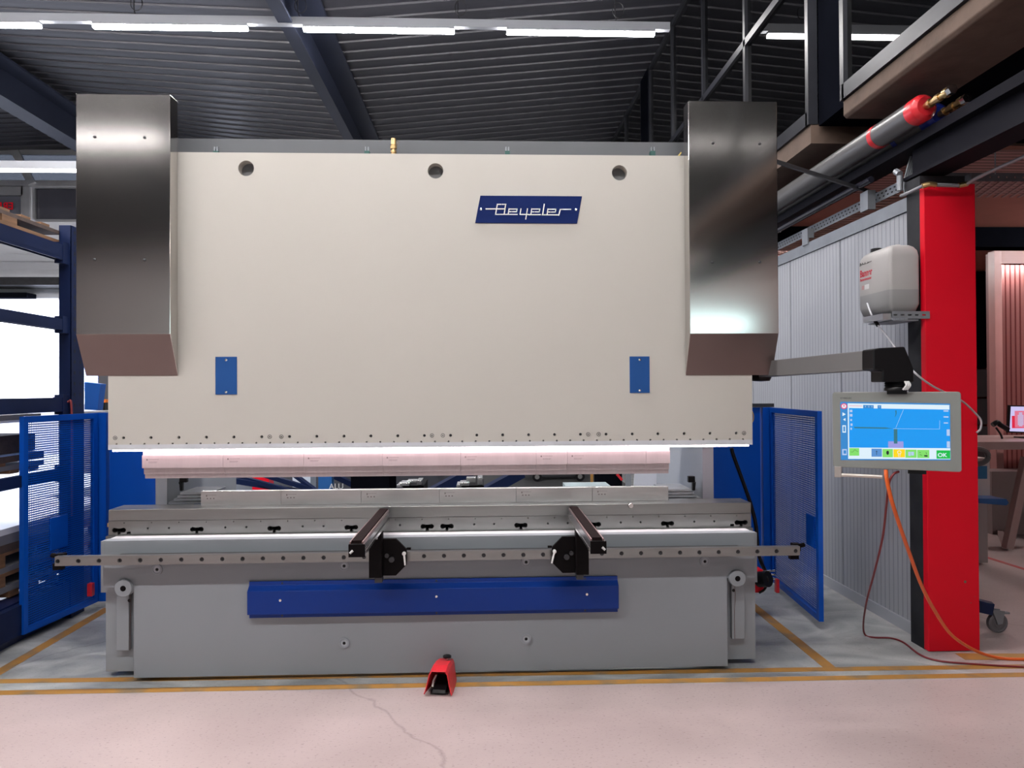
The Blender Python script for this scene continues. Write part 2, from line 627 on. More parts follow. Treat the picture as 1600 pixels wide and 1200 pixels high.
# ---- walls
WHITEW = mat('wall_paint', (0.62, 0.63, 0.68), 0.6, noise=0.03)
REARW = mat('rear_wall_paint', (0.75, 0.71, 0.69), 0.7, noise=0.03)
RIGHTW = mat('red_lit_wall', (0.36, 0.16, 0.15), 0.6, noise=0.06)  # red light of the right room put into the wall colour
struct(MB().box(XL - .2, XL, YF, YB, 0, 7.2).build('wall_left', mat('left_wall_paint', (0.30, 0.29, 0.29), .7)))
struct(MB().box(XR, XR + .2, YF, YB, 0, 7.2).build('wall_right', RIGHTW))
struct(MB().box(XL, XR, YF - .2, YF, 0, 3.2).box(XL, XR, YF - .2, YF, 3.7, 7.2).box(XL, -8, YF - .2, YF, 3.2, 3.7).box(8, XR, YF - .2, YF, 3.2, 3.7).build('wall_front', REARW))
w0 = empty('added_window', (0, YF, 3.2), kind='structure')  # added unseen window strip: brightens the covers' reflection and the ram
MB().box(-8, 8, YF - .12, YF - .11, 3.2, 3.7).build('pane', glass('tinted_glass', (0.75, 0.85, 0.80)), w0)
fr = MB()
for k in range(9): fr.box(-8 + 2 * k - .03, -8 + 2 * k + .03, YF - .14, YF - .05, 3.2, 3.7)
fr.build('window_frame', ALU, w0)
ox0, ox1, ozt = XL + .2, ax(370, YB), az(466, YB, 50)     # roller gate opening
zt0, zt1 = az(287, YB, 50), az(237, YB, 50)
wb = MB()
wb.box(ox1, XR, YB, YB + .2, 0, zt0)
wb.box(XL, ox0, YB, YB + .2, 0, zt0)
wb.box(ox0, ox1, YB, YB + .2, ozt, az(343, YB, 50))
wb.box(ax(38, YB), ax(54, YB), YB, YB + .2, az(343, YB, 50), zt0)
wb.box(ox0, ox1, YB, YB + .2, az(291, YB, 50), zt0)
wb.box(XL, XR, YB, YB + .2, zt1, 7.2)
wb.box(ax(330, YB), XR, YB, YB + .2, zt0, zt1)
struct(wb.build('wall_back', WHITEW))
# transom windows high in the rear wall
w1 = empty('window_1', (ax(60, YB), YB, zt0), kind='structure')
fr = MB()
fr.box(XL, ax(330, YB), YB - .06, YB, zt1 - .07, zt1 + .02).box(XL, ax(330, YB), YB - .06, YB, zt0 - .06, zt0 + .05)
fr.build('window_frame', ALU, w1)
m_ = MB()
m_.bar(at(24, 237, YB - .08), at(50, 287, YB - .08), .14, .06, up=(0, 1, 0))
m_.build('mullion', ALU, w1)
MB().box(XL, ax(330, YB), YB + .05, YB + .06, zt0, zt1).build('pane', glass('dark_transom_glass', (0.13, 0.135, 0.145)), w1)  # dark tint in the pane holds the daylight back
w2 = empty('window_2', (ax(20, YB), YB, az(343, YB, 50)), kind='structure')
z0_, z1_ = az(343, YB, 50), az(291, YB, 50)
MB().box(ax(-60, YB), ax(38, YB), YB + .04, YB + .07, z0_, z1_).build('pane', mat('dim_pane', (0.10, 0.105, 0.13), 0.2), w2)
f2 = MB()
f2.box(ax(-60, YB), ax(38, YB), YB - .05, YB + .02, az(306, YB, 20), z1_ - .02).box(ax(35, YB), ax(48, YB), YB - .05, YB + .02, z0_, z1_ - .02)
f2.build('window_frame', ALU, w2)
text_mb('ERE', .19, at(21, 327, YB - .01), (-1, 0, 0), (0, 0, 1), .004, offset=.004).build('lettering', REDP, w2)
w3 = empty('window_3', (ax(90, YB), YB, z0_), kind='structure')
MB().box(ax(54, YB), ax(330, YB), YB + .04, YB + .07, z0_, z1_).build('pane', mat('dim_pane_b', (0.055, 0.055, 0.07), 0.25, noise=.3, scale=1), w3)
MB().box(ax(52, YB), ax(56, YB), YB - .03, YB + .02, z0_, z1_).box(ax(56, YB), ax(330, YB), YB - .03, YB + .02, z0_ - .05, z0_).box(ax(56, YB), ax(330, YB), YB - .03, YB + .02, z1_ - .05, z1_).build('window_frame', ALU, w3)
# panelled strip, gate head box and rail above the opening
t1 = MB()
t1.box(ox0, ox1, YB - .02, YB, az(433, YB, 50), az(345, YB, 50))
for yy in (360, 372, 384, 396, 408, 420):
    t1.box(ox0, ox1, YB - .03, YB, az(yy + 1.3, YB, 50), az(yy, YB, 50))
struct(t1.build('trim_1', WHITEW))
struct(MB().box(ox0, ox1, YB - .55, YB, az(447, YB - .4, 50), az(435, YB - .4, 50)).build('trim_2', DSTEEL))
struct(MB().box(ox0, ax(42, YB - .3), YB - .3, YB - .02, az(464, YB - .3, 50), az(457, YB - .3, 50)).build('trim_3', BLACKPAINT))

# ---- roof girders
def girder(name, xl, z0, z1, wf, xtop, label):
    g = MB()
    g.box(xl, xl + wf, YF, YB, z0, z0 + .03)
    g.box(xl + wf * .35, xl + wf * .62, YF, YB, z0 + .03, z1)
    o = g.build(name, BEAMBLUE)
    MB().box(xl - .05, xtop, YF, YB, z1, z1 + .03).build('top_flange', BEAMBLUE, o)
    return tag(o, label, 'beam')


girder('roof_girder', -2.115, 5.35, 5.74, .145, -1.75, 'dark blue-black steel roof girder crossing above the white machine, right of the other girder')
girder('roof_girder', -6.70, 5.50, 5.93, .30, -6.25, 'dark steel roof girder at the far left above the blue rack')

# ---- mezzanine: glazed front wall, slab, black panel
zs0, zs1 = 3.35, 3.47
YA, YN = 5.11, 4.64
mz = MB()
struct(MB().box(XM, 6.2, YA, YB, zs0, zs1 + .02).build('trim_4', PEWTER))
slabn = MB().prism([(XM, zs0 + .02), (XM + .02, zs0), (2.86, zs0), (2.86, zs1 - .002), (XM, zs1 - .002)], 'y', -1.5, YN)
struct(slabn.build('trim_5', PEWTER, bevel=.006))
struct(MB().box(XM + .05, 6.2, YN + .04, YA - .02, 3.47, 6.0).build('trim_6', BLACKPAINT))
struct(MB().box(2.87, XR, -1.5, YA - .01, 3.36, 3.46).build('trim_7', BLACKPAINT))

fw = .05
GLASSK = glass('black_glass', (0.05, 0.05, 0.055))


def glazing(name, ys, zb, far_low=None, transom=None):
    o = empty(name, (XM, (ys[0] + ys[-1]) / 2, zb), kind='structure')
    zt = lambda y: ceil_z(XM, y) - .01
    g = MB()
    g.box(XM - .02, XM + .05, ys[0], ys[-1], zb, zb + .10)
    g.box(XM - .02, XM + .05, ys[0], ys[-1], zt(8) - .06, zt(8))
    if transom: g.box(XM - .02, XM + .05, ys[0], ys[-1], transom - .03, transom + .035)
    for y in ys:
        g.box(XM - .02, XM + .05, y - fw / 2, y + fw / 2, zb, zt(8))
    g.build('window_frame', FRAMEM, o)
    for a, c in zip(ys[:-1], ys[1:]):
        if transom:
            MB().box(XM + .01, XM + .018, a + fw / 2, c - fw / 2, zb + .1, transom - .03).build('pane', GLASSK, o)
            MB().box(XM + .01, XM + .018, a + fw / 2, c - fw / 2, transom + .035, zt(8) - .06).build('pane', GLASSD, o)
        else:
            MB().box(XM + .01, XM + .018, a + fw / 2, c - fw / 2, zb + .1, zt(8) - .06).build('pane', GLASSK if ys[0] < 4 else GLASSD, o)
    return o


def yx(px): return XM * FPX / (px - 758.0)


glazing('window_4', [YA + .02, yx(1175), yx(1107), yx(1057), yx(1021)], zs1 + .02, transom=4.71)
glazing('window_5', [yx(1008), yx(982), yx(960), YB], zs1 + .02)
glazing('window_6', [-1.5, 1.2, 2.9, YN - .02], zs1)
struct(MB().box(XM - .03, XM + .1, yx(1021) + .03, yx(1008) - .03, zs1, 6.2).build('trim_8', BLACKPAINT))
# back of the upstairs rooms
struct(MB().box(6.1, 6.2, -1.5, YB, zs1, 6.6).build('wall_mezzanine', mat('mezzanine_wall', (0.16, 0.17, 0.19), .6)))
# added board for the pale patch of reflected light on the glass
struct(MB().box(2.72, 3.22, 9.2, 9.25, zs1 + .021, 5.67).build('trim_9', mat('pale_patch_board', (0.42, 0.45, 0.44), .6)))

# ---- white panel wall at the right of the machine
XW = 2.68
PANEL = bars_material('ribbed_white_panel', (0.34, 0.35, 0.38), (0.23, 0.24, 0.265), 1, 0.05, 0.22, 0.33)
seams = [4.27, 5.245, 6.12, 7.0, 7.9, 8.8, 9.7, 10.6, 12.3, YB]
wr = empty('wall_panel', (XW, 6, 0), kind='structure')
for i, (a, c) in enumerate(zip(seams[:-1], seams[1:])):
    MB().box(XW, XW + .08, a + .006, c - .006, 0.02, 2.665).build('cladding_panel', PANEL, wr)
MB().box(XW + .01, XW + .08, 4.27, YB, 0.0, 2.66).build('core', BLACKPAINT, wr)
struct(MB().box(XW - .012, XW, 4.27, YB, 0, .075).build('baseboard_right', WALLW))
tag(MB().box(XW - .012, XW + .09, 4.20, YB, 2.668, 2.755).build('capping_strip', GALV), 'galvanised capping strip along the top of the ribbed white wall', 'rail')

# ---- the other room at the right, seen past the red column
CORR = bars_material('red_lit_deck', (0.44, 0.25, 0.23), (0.14, 0.08, 0.08), 1, 0.07, 0.35, 0.55)  # deck tones carry the room's red light
LOWC = mat('lower_ceiling', (0.42, 0.19, 0.15), .7)  # red light put into the ceiling colour
struct(MB().box(2.95, XR, 5.12, 10.5, 3.32, 3.348).build('ceiling', LOWC))
tag(MB().box(3.0, 6.5, 5.12, 6.25, 3.30, 3.318).build('ceiling_deck', CORR), 'ribbed deck coloured as if red-lit under the ceiling, above and right of the red column', 'ceiling panel')
tag(MB().box(2.95, XR - .05, 7.6, 7.8, 3.10, 3.318).build('cross_beam', BLACKPAINT), 'black beam crossing the low ceiling of the red-tinted room', 'beam')
struct(MB().box(XW + .1, 6.15, 10.5, 10.7, 0, 3.32).build('wall_back_right', RIGHTW))
struct(MB().box(6.15, XR, 10.5, 10.7, 0, 6.6).build('wall_back_far_right', RIGHTW))
dk = empty('dark_doorway', (6.6, 10.4, 0), 'dark doorway with grey panels below it, behind the red column', 'doorway')
MB().box(ax(1505, 10.4), ax(1590, 10.4), 10.40, 10.49, az(575, 10.4, 1540), 3.30).build('opening', BLACKPAINT, dk)
pn_ = mat('grey_door_panel', (0.075, 0.082, 0.09), .5)
zz_ = [az(y, 10.4, 1540) for y in (576, 622, 665)] + [0.0]
for z1_, z0_ in zip(zz_[:-1], zz_[1:]):
    MB().box(ax(1505, 10.4), ax(1590, 10.4), 10.38, 10.48, z0_ + .02, z1_ - .01).build('panel', pn_, dk)

# ================================================================== LAMPS
def lamp_row(Y, x_list, z, length, label_fn, rail, names, tube=None):
    if rail:
        r0, r1 = rail
        t = MB().box(r0, r1, Y - .03, Y + .03, z + .035, z + .115).build('lamp_trunking', WALLW)
        tag(t, names, 'light rail')
    for i, x in enumerate(x_list):
        e = empty('strip_lamp', (x, Y, z), label_fn(i), 'lamp', 'strip lamps on the ceiling rails')
        MB().box(x - length / 2, x + length / 2, Y - .032, Y + .032, z + .012, z + .034).build('housing', WALLW, e)
        MB().box(x - length / 2, x + length / 2, Y - .028, Y + .028, z - .022, z + .012).build('diffuser', tube or LEDTUBE, e, bevel=.008)


YL = 7.4
ZL = az(48, YL, 758) - .01
ctr = [(-205 + 30) / 2 + 0, (148 + 387) / 2, (479 + 710) / 2, (798 + 1024) / 2]
xs = [ax(c, YL) for c in (-60, 267.5, 594.5, 911)]
ord_ = ['first strip lamp of the front row, cut by the left edge', 'second strip lamp from the left, above the left steel cover',
        'third strip lamp from the left, crossing the roof girder', 'rightmost strip lamp of the row, ending near the glazed office']
lamp_row(YL, xs, ZL, 1.56, lambda i: ord_[i], (-8.0, ax(1050, YL)), 'long grey light rail hanging below the ribbed roof')
# out-of-view rows; those above machine and viewer are added to brighten ram and floor
for Yr in (3.85, 0.7, -2.5, -9.8):
    xr = [-8.3 + 1.62 * k for k in range(7)] if Yr > 0 else [-9.8 + 2.19 * k for k in range(8)] if Yr > -5 else [.6 + 2.19 * k for k in range(4)]
    zr = 5.2
    nth = ['leftmost', 'second', 'third', 'fourth', 'fifth', 'sixth', 'seventh', 'eighth']
    place = {3.85: 'added above the machine', 0.7: 'added above the viewer', -2.5: 'behind the viewer', -9.8: 'farthest behind the viewer'}[Yr]
    lamp_row(Yr, xr, zr, 1.56, lambda i: '%s strip lamp from the left in the ceiling row %s' % (nth[i], place), (xr[0] - 1, xr[-1] + 1), 'light rail of the ceiling row %s' % place, LEDTUBE3 if Yr < -5 else LEDTUBE2 if Yr < 0 else None)
# lamp row at the far left, seen as a bright line level with the transoms
YZ = 9.5
xq = ax(60, YZ)
lamp_row(YZ, [xq - 1.7, xq], az(266, YZ, 60), 1.68, lambda i: 'strip lamp in front of the rear windows, %s' % ('left one' if i == 0 else 'beside the left steel cover'), (xq - 3, xq + 1.0), 'light rail in front of the high rear windows', LEDTUBE2)
# hanging wires
for px, Yw, y0 in ((214, YL, 15), (470, YL, 15), (720, YL, 20), (966, YL, 33)):
    p = at(px, y0 + 10, Yw)
    w = MB().tube([(p.x, Yw, ZL + .11), (p.x - .03, Yw, ZL + .2), (p.x - .02, Yw, ceil_z(p.x, Yw))], .006, 6)
    w.add(*(lambda q: (q.v, q.f, True))(MB().tube([(p.x + .06 * math.cos(a), Yw - .01, ZL + .24 + .08 * math.sin(a)) for a in [k * math.pi / 6 for k in range(13)]], .005, 6, 2)))
    o = w.build('suspension_wire', DSTEEL)
    tag(o, 'looped suspension wire holding the light rail, %s' % {214: 'above the second lamp', 470: 'at the roof girder', 720: 'between the third and fourth lamps', 966: 'above the rightmost lamp'}[px], 'wire', 'wires holding the light rail')

# ================================================================== THE PRESS BRAKE
YP, YR_, YBD = 3.88, 4.05, 4.05          # front plate, ram front, bed front
pb = empty('press_brake', (-.32, 4.3, 0), 'large cream and grey press brake with blue plates filling the middle of the hall', 'machine')

# ---- ram
rxl, rxr = ax(169, YR_, 650), ax(1175.5, YR_, 650)
rzb = az(695, YR_, 170); rzs = az(586, YR_, 300); rzt = az(240.5, YR_, 670)
holes = []
big = [(384.5, 263), (680.5, 267), (968, 270)]
bigw = [at(x, y, YR_) for x, y in big]
for p in bigw: holes.append(circ(p.x, p.z, .044, 36))
zb_ = az(680.5, YR_, 670); zs_ = az(690, YR_, 670)
bolt_px = [193, 236, 279.5, 322.5, 365.5, 409, 452.5, 495, 537.5, 579.5, 621.5, 663, 704, 745, 785.5, 826, 866.5, 907, 947, 988, 1028, 1069, 1109.5, 1150.5]
ring_px = [180, 421.5, 439.5, 675, 692, 919, 935.5, 1162.5]
boltx = [ax(p, YR_, 682) for p in bolt_px]
ringx = [ax(p, YR_, 682) for p in ring_px]
for x in boltx: holes.append(circ(x, zb_, .0085, 12))
x0_, x1_ = ax(182, YR_, 692), ax(1161, YR_, 686)
for i in range(47):
    holes.append(circ(x0_ + (x1_ - x0_) * i / 46, zs_, .0055, 8))
uxl, uxr = ax(186, YR_), ax(1158, YR_)
ram = plate('ram', CREAM, pb, [(rxl, rzb), (rxr, rzb), (rxr, rzs), (uxr, rzs), (uxr, rzt), (uxl, rzt), (uxl, rzs), (rxl, rzs)], holes, YR_, YR_ + .06)
RC = mat('ram_core', (0.16, 0.16, 0.165), .5)
MB().box(rxl + .01, rxr - .01, YR_ + .061, YR_ + .12, rzb, rzs - .01).box(uxl + .01, uxr - .01, YR_ + .061, YR_ + .12, rzs - .01, rzt - .01).build('ram_core', RC, pb)
for x in boltx:
    MB().lathe((x, YR_ + .012, zb_), (0, -1, 0), [(-.02, .0075), (0, .0075), (.0, .004), (-.006, .004), (-.006, 0)], 12).build('bolt', DSTEEL, ram)
for x in ringx:
    MB().lathe((x, YR_, zb_), (0, -1, 0), [(0, .0115), (.0012, .0115), (.0012, .0092), (.0004, .009)], 20).lathe((x, YR_, zb_), (0, -1, 0), [(0, .0035), (.002, .0035), (.002, 0)], 10).build('marked_plug', DSTEEL, ram)
# steel lower edge of the ram and the led strip below it
zrb2 = az(703, YR_, 170)
MB().box(rxl, rxr, YR_ - .001, YR_ + .10, zrb2, rzb).build('ram_edge', mat('bare_edge_steel', (0.56, 0.58, 0.62), .4, noise=.03), pb)
MB().box(rxl + .02, rxr - .02, YR_ + .008, YR_ + .03, zrb2 - .010, zrb2).build('light_strip', LEDSTRIP, pb)

# ---- frame beam behind the ram top
ztb = az(231, 4.35, 670)
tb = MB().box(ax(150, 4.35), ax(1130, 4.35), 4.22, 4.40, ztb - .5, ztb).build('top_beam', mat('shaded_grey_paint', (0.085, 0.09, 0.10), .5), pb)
for i, (px, top) in enumerate(((334, 1), (572, 1), (793, 1), (1022, 1))):
    p = at(px, 240, 4.10)
    h = 0.05
    MB().box(p.x - .014, p.x + .014, 4.125, 4.16, p.z - .03, p.z + .025).build('pipe_clamp', mat('green_clamp', (0.01, 0.07, 0.06), .5), pb)
    MB().box(p.x - .011, p.x - .004, 4.13, 4.155, p.z + .025, p.z + h).box(p.x + .004, p.x + .011, 4.13, 4.155, p.z + .025, p.z + h).build('clamp_fork', GALV, pb)
p = at(615, 241, 4.14)
MB().lathe((p.x, 4.14, p.z - .02), (0, 0, 1), [(0, .014), (.03, .014), (.03, .017), (.04, .017), (.04, .011), (.05, .011), (.05, .019), (.068, .019), (.068, .013), (.075, .013), (.075, .016), (.11, .015), (.112, 0)], 12).build('bleed_valve', BRASS, pb)
MB().tube([(p.x + .012, 4.14, p.z + .085), (p.x + .027, 4.14, p.z + .07), (p.x + .02, 4.14, p.z + .05)], .0015, 6).build('retaining_wire', CHROME, pb)
p = at(544, 228.5, 4.3)
MB().tube([(p.x + .022 * math.cos(a), 4.3, p.z + .022 * math.sin(a)) for a in [math.pi * 2 * k / 12 for k in range(13)]], .006, 8, 2).build('eye_bolt', CHROME, pb)
pz = az(243, 4.1, 1000)
MB().tube([(ax(760, 4.13), 4.13, pz - .002), (ax(900, 4.13), 4.13, pz - .001), (ax(1055, 4.13), 4.13, pz), (ax(1063, 4.13), 4.13, pz + .012), (ax(1067, 4.13), 4.13, pz + .03)], .004, 8).build('hydraulic_line', mat('yellow_tube', (0.5, 0.38, 0.08), .4), pb)
MB().tube([(ax(570, 4.11), 4.11, pz - .010), (ax(900, 4.11), 4.11, pz - .010), (ax(1062, 4.11), 4.11, pz - .012)], .004, 8).build('hydraulic_line', BRASS, pb)

# ---- side frames (cheeks)
for s in (0, 1):
    xo, xi = (ax(243, 4.4, 760), ax(261, 4.4, 760)) if s == 0 else (ax(1115, 4.4, 760), ax(1098, 4.4, 760))
    MB().box(min(xo, xi), max(xo, xi), 4.4, 5.6, .05, 2.62).build('side_frame', LGREY, pb)
    # hydraulic cylinder body behind the cover
    x = -2.07 if s == 0 else 1.46
    MB().cyl((x, 4.30, 2.1), (x, 4.30, 3.05), .11, n=24).build('cylinder', LGREY, pb)

# ---- stainless covers
yf = 3.95
for s in (0, 1):
    if s == 0:
        x0, x1 = ax(118.5, yf, 300), ax(266, yf, 300); zt_ = az(147, yf, 190); zm = az(522, yf, 190); zb2 = az(587, YR_ - .004, 190)
    else:
        x0, x1 = ax(1076.5, yf, 300), ax(1215, yf, 300); zt_ = az(158, yf, 1145); zm = az(521, yf, 1145); zb2 = az(586, YR_ - .004, 1145)
    c = MB().prism([(yf, zm), (yf, zt_), (YR_ + .012, zt_), (YR_ + .012, zt_ - .3), (YR_ - .002, rzt + .02), (YR_ - .002, zb2)] if False else
                   [(yf, zm), (yf, zt_), (YR_ - .002, zt_), (YR_ - .002, zb2)], 'x', x0, x1).build('cylinder_cover', STAIN, pb, bevel=.003)
    sn = (Vector((0, -(zm - zb2), -(YR_ - yf))).normalized()) * .0015
    MB().prism([(yf + sn.y, zm + sn.z), (yf, zm), (YR_ - .002, zb2), (YR_ - .002 + sn.y, zb2 + sn.z)], 'x', x0 + .002, x1 - .002).build('bottom_panel', mat('brown_tinted_steel', (0.20, 0.155, 0.145), .3, .8, noise=.03), c)
    scr = [(148, 214), (226, 215), (148, 405.5), (226, 406)] if s == 0 else [(1114, 224), (1187, 225), (1113, 410), (1187, 409.5)]
    for q in scr:
        p = at(q[0], q[1], yf)
        MB().lathe((p.x, yf, p.z), (0, -1, 0), [(0, .008), (.003, .008), (.006, .004), (.006, 0)], 14).build('screw', DSTEEL, c)

# ---- small blue cover plates and the nameplate
for (a, c, t, b) in ((336.5, 370, 557.5, 616.5), (984, 1015, 557, 614)):
    yy = YR_ - .004
    o = MB().box(ax(a, yy, 586), ax(c, yy, 586), yy, YR_ - .0005, az(b, yy, a), az(t, yy, a)).build('cover_plate', PLATEBLUE, pb)
    for zz in (t + 5, b - 4):
        p = at((a + c) / 2, zz, yy)
        MB().lathe((p.x, yy, p.z), (0, -1, 0), [(0, .007), (.002, .007), (.003, .003), (.003, 0)], 14).build('screw', CHROME, o)
yy = YR_ - .006
NPB = mat('nameplate_blue', (0.001, 0.012, 0.095), .6, noise=.03, spec=.15)
# crop frame: 7.2727 px per photo px, origin (720,290)
def cp(u, v, Y=yy): return at(720 + u / 7.2727, 290 + v / 7.2727, Y)


q4 = [cp(222, 113), cp(1378, 120), cp(1322, 430), cp(163, 424)]
npl = MB().prism([(q.x, q.z) for q in q4], 'y', yy, YR_ - .0005).build('nameplate', NPB, pb, bevel=.0012)
LETW = mat('letter_white', (0.82, 0.82, 0.80), .4, noise=.01)


def strokes(segs, w, Y, cpf, name, m, parent, dep=.0015):
    mb = MB()
    for (a, c) in segs:
        p, q = cpf(*a, Y), cpf(*c, Y)
        d = (q - p); d.y = 0; d = d.normalized() * (w / 2)
        mb.bar(Vector((p.x, Y - dep / 2, p.z)) - d, Vector((q.x, Y - dep / 2, q.z)) + d, w, dep, up=(0, 1, 0))
    return mb.build(name, m, parent)


Bey = [((287, 265), (450, 265)), ((415, 215), (395, 328)), ((415, 213), (455, 213)), ((470, 213), (512, 213)), ((510, 213), (502, 262)),
       ((460, 265), (500, 265)), ((502, 268), (492, 328)), ((395, 328), (435, 328)), ((448, 328), (640, 328)),
       ((548, 265), (538, 328)), ((560, 267), (640, 267)), ((640, 267), (634, 295)), ((588, 297), (634, 297)), ((545, 297), (572, 297)),
       ((683, 265), (673, 326)), ((680, 328), (765, 328)), ((757, 265), (738, 380)),
       ((805, 265), (796, 328)), ((818, 267), (898, 267)), ((898, 267), (892, 297)), ((846, 299), (892, 299)), ((803, 299), (830, 299)), ((775, 331), (905, 331)),
       ((948, 213), (930, 332)), ((925, 333), (955, 333)),
       ((990, 267), (980, 333)), ((1002, 269), (1080, 269)), ((1080, 269), (1075, 300)), ((1030, 301), (1075, 301)), ((988, 301), (1014, 301)), ((968, 333), (1100, 333)),
       ((1130, 270), (1113, 336)), ((1130, 270), (1248, 270))]
strokes(Bey, .0058, yy, cp, 'lettering', LETW, npl)
for q in ((228, 269), (1310, 275)):
    p = cp(*q)
    MB().lathe((p.x, yy, p.z), (0, -1, 0), [(0, .007), (.002, .007), (.003, .003), (.003, 0)], 14).build('screw', CHROME, npl)

# ---- bed (lower table) with clamp slots
bxl, bxr = ax(169.5, YBD, 815), ax(1173.5, YBD, 800)
bzt = az(796.5, YBD, 190); bzs = az(813.8, YBD, 190); bzb = az(836, YBD, 190)
bed = MB().box(bxl, bxr, YBD, YBD + .17, bzs + .0012, bzt).build('bed_rail', STEEL, pb, bevel=.0015)
slotz = az(828.5, YBD, 190)
hs = []
slot_px = [186, 307.5, 428.5, 549, 667.5, 698.5, 814, 929, 1043, 1158]
for px in slot_px:
    x = ax(px, YBD, 822)
    r, o_ = .0135, .0245
    L_ = []
    for k in range(10): 
        a = -math.pi / 2 + math.pi * k / 9 * 1.0
        L_.append((x + o_ + r * math.cos(a), slotz + r * math.sin(a)))
    L_.append((x + .006, slotz + r * .72)); L_.append((x - .006, slotz + r * .72))
    for k in range(10):
        a = math.pi / 2 + math.pi * k / 9
        L_.append((x - o_ + r * math.cos(a), slotz + r * math.sin(a)))
    L_ += [(x - .008, slotz - r * .75), (x - .008, slotz - .024), (x + .008, slotz - .024), (x + .008, slotz - r * .75)]
    hs.append(L_)
for px in (231, 264, 352, 385, 473, 505.5, 625, 741, 772, 856, 887, 970, 1001, 1085, 1116):
    hs.append(circ(ax(px, YBD, 822), slotz + .009, .0058, 12))
for px in (201, 1144):
    x = ax(px, YBD, 822); hs.append([(x - .011, slotz - .022), (x + .011, slotz - .022), (x + .011, slotz - .008), (x - .011, slotz - .008)])
for i in range(24):
    x = ax(194 + 0, YBD, 816) + (ax(1151, YBD, 816) - ax(194, YBD, 816)) * i / 23
    hs.append(circ(x, bzs - .012, .0035, 8))
bedp = plate('bed_plate', STEEL, pb, [(bxl, bzb), (bxr, bzb), (bxr, bzs - .0012), (bxl, bzs - .0012)], hs, YBD, YBD + .035)
MB().box(bxl + .005, bxr - .005, YBD + .06, YBD + .17, bzb - .2, bzs - .002).build('bed_core', BLACKPAINT, pb)  # black, so the shade inside slots and holes is put into the colour
for px in slot_px:
    x = ax(px, YBD, 822)
    for s in (-1, 1):
        MB().lathe((x + s * .0245, YBD + .022, slotz), (0, -1, 0), [(-.04, .0115), (0, .0115), (0, .006), (-.008, .006), (-.008, 0)], 14).build('clamp_screw', BLACKM, bedp)
ztop_ap = az(843, YP, 190)
MB().box(bxl, bxr, YBD - .03, YBD + .1, bzb - .02, bzb - .001).build('bed_ledge', STEEL, pb)
MB().box(bxl - .01, bxr + .01, YBD - .06, YBD + .16, .45, bzb - .021).build('bed_foot', GREY, pb)
p = at(987.5, 791.5, 4.0)
MB().lathe((p.x, YBD, p.z), (0, -1, 0), [(0, .016), (.022, .016), (.026, .013), (.026, 0)], 20).build('alignment_knob', CHROME, pb)
MB().box(bxl - .012, bxl, YBD + .01, YBD + .05, az(824, YBD, 170), az(818, YBD, 170)).build('terminal_block', BRASS, pb)

# ---- apron / front plate
fxl, fxr = ax(160.5, YP, 900), ax(1180, YP, 880)
pxl, pxr = ax(208.5, YP, 1000), ax(1137, YP, 1000)
fzt = az(844.5, YP, 190); fzm = az(917.5, YP, 180); fzb = .022
rr_ = .02
fp = plate('front_plate', GREY, pb, [(pxl, fzb), (pxr, fzb), (pxr, fzm + .0), (fxr, fzm), (fxr, fzt), (fxl, fzt), (fxl, fzm), (pxl, fzm)],
           [], YP, YP + .055)
bpy.data.objects[fp.name].modifiers.new('edge', 'BEVEL').width = .002
MB().box(fxl + .002, fxr - .002, YP + .056, YBD - .03, fzt - .10, fzt - .004).build('apron_ledge', mat('lit_ledge', (0.62, 0.62, 0.64), .35, noise=.02), pb)  # paler than the plate: light falling on the ledge is put into its colour
sxl, sxr = ax(165.5, 3.955, 1000), ax(1180.5, 3.955, 1000)
for (a, c) in ((sxl, sxl + .35), (sxr - .35, sxr)):
    MB().box(a, c, 3.955, 4.03, .03, fzm + .05).build('side_plate', GREY, pb)
    MB().box(a + .02, c - .02, 4.05, 4.5, .04, .62).build('foot_block', GREY, pb)
MB().box(pxl + .05, pxr - .05, YP + .07, 4.4, .0, .02).build('base_shim', BLACKPAINT, pb)
# washers
for q in ((246, 889.5), (538, 884), (822, 878), (1101, 877), (538, 1004.5), (822, 998)):
    p = at(q[0], q[1], YP)
    o = MB().lathe((p.x, YP, p.z), (0, -1, 0), [(0, .0285), (.007, .0275), (.007, .020), (.0045, .0195), (.0045, .0175)], 28).build('washer', mat('washer_grey', (0.26, 0.28, 0.31), .4), fp)
    MB().lathe((p.x, YP, p.z), (0, -1, 0), [(.0, .0175), (.005, .0175), (.005, .009), (.001, .009), (.001, 0)], 20).build('socket_screw', LGREY, o)
    MB().lathe((p.x, YP, p.z), (0, -1, 0), [(.0052, .0088), (.0052, 0)], 6).build('socket', BLACK, o)
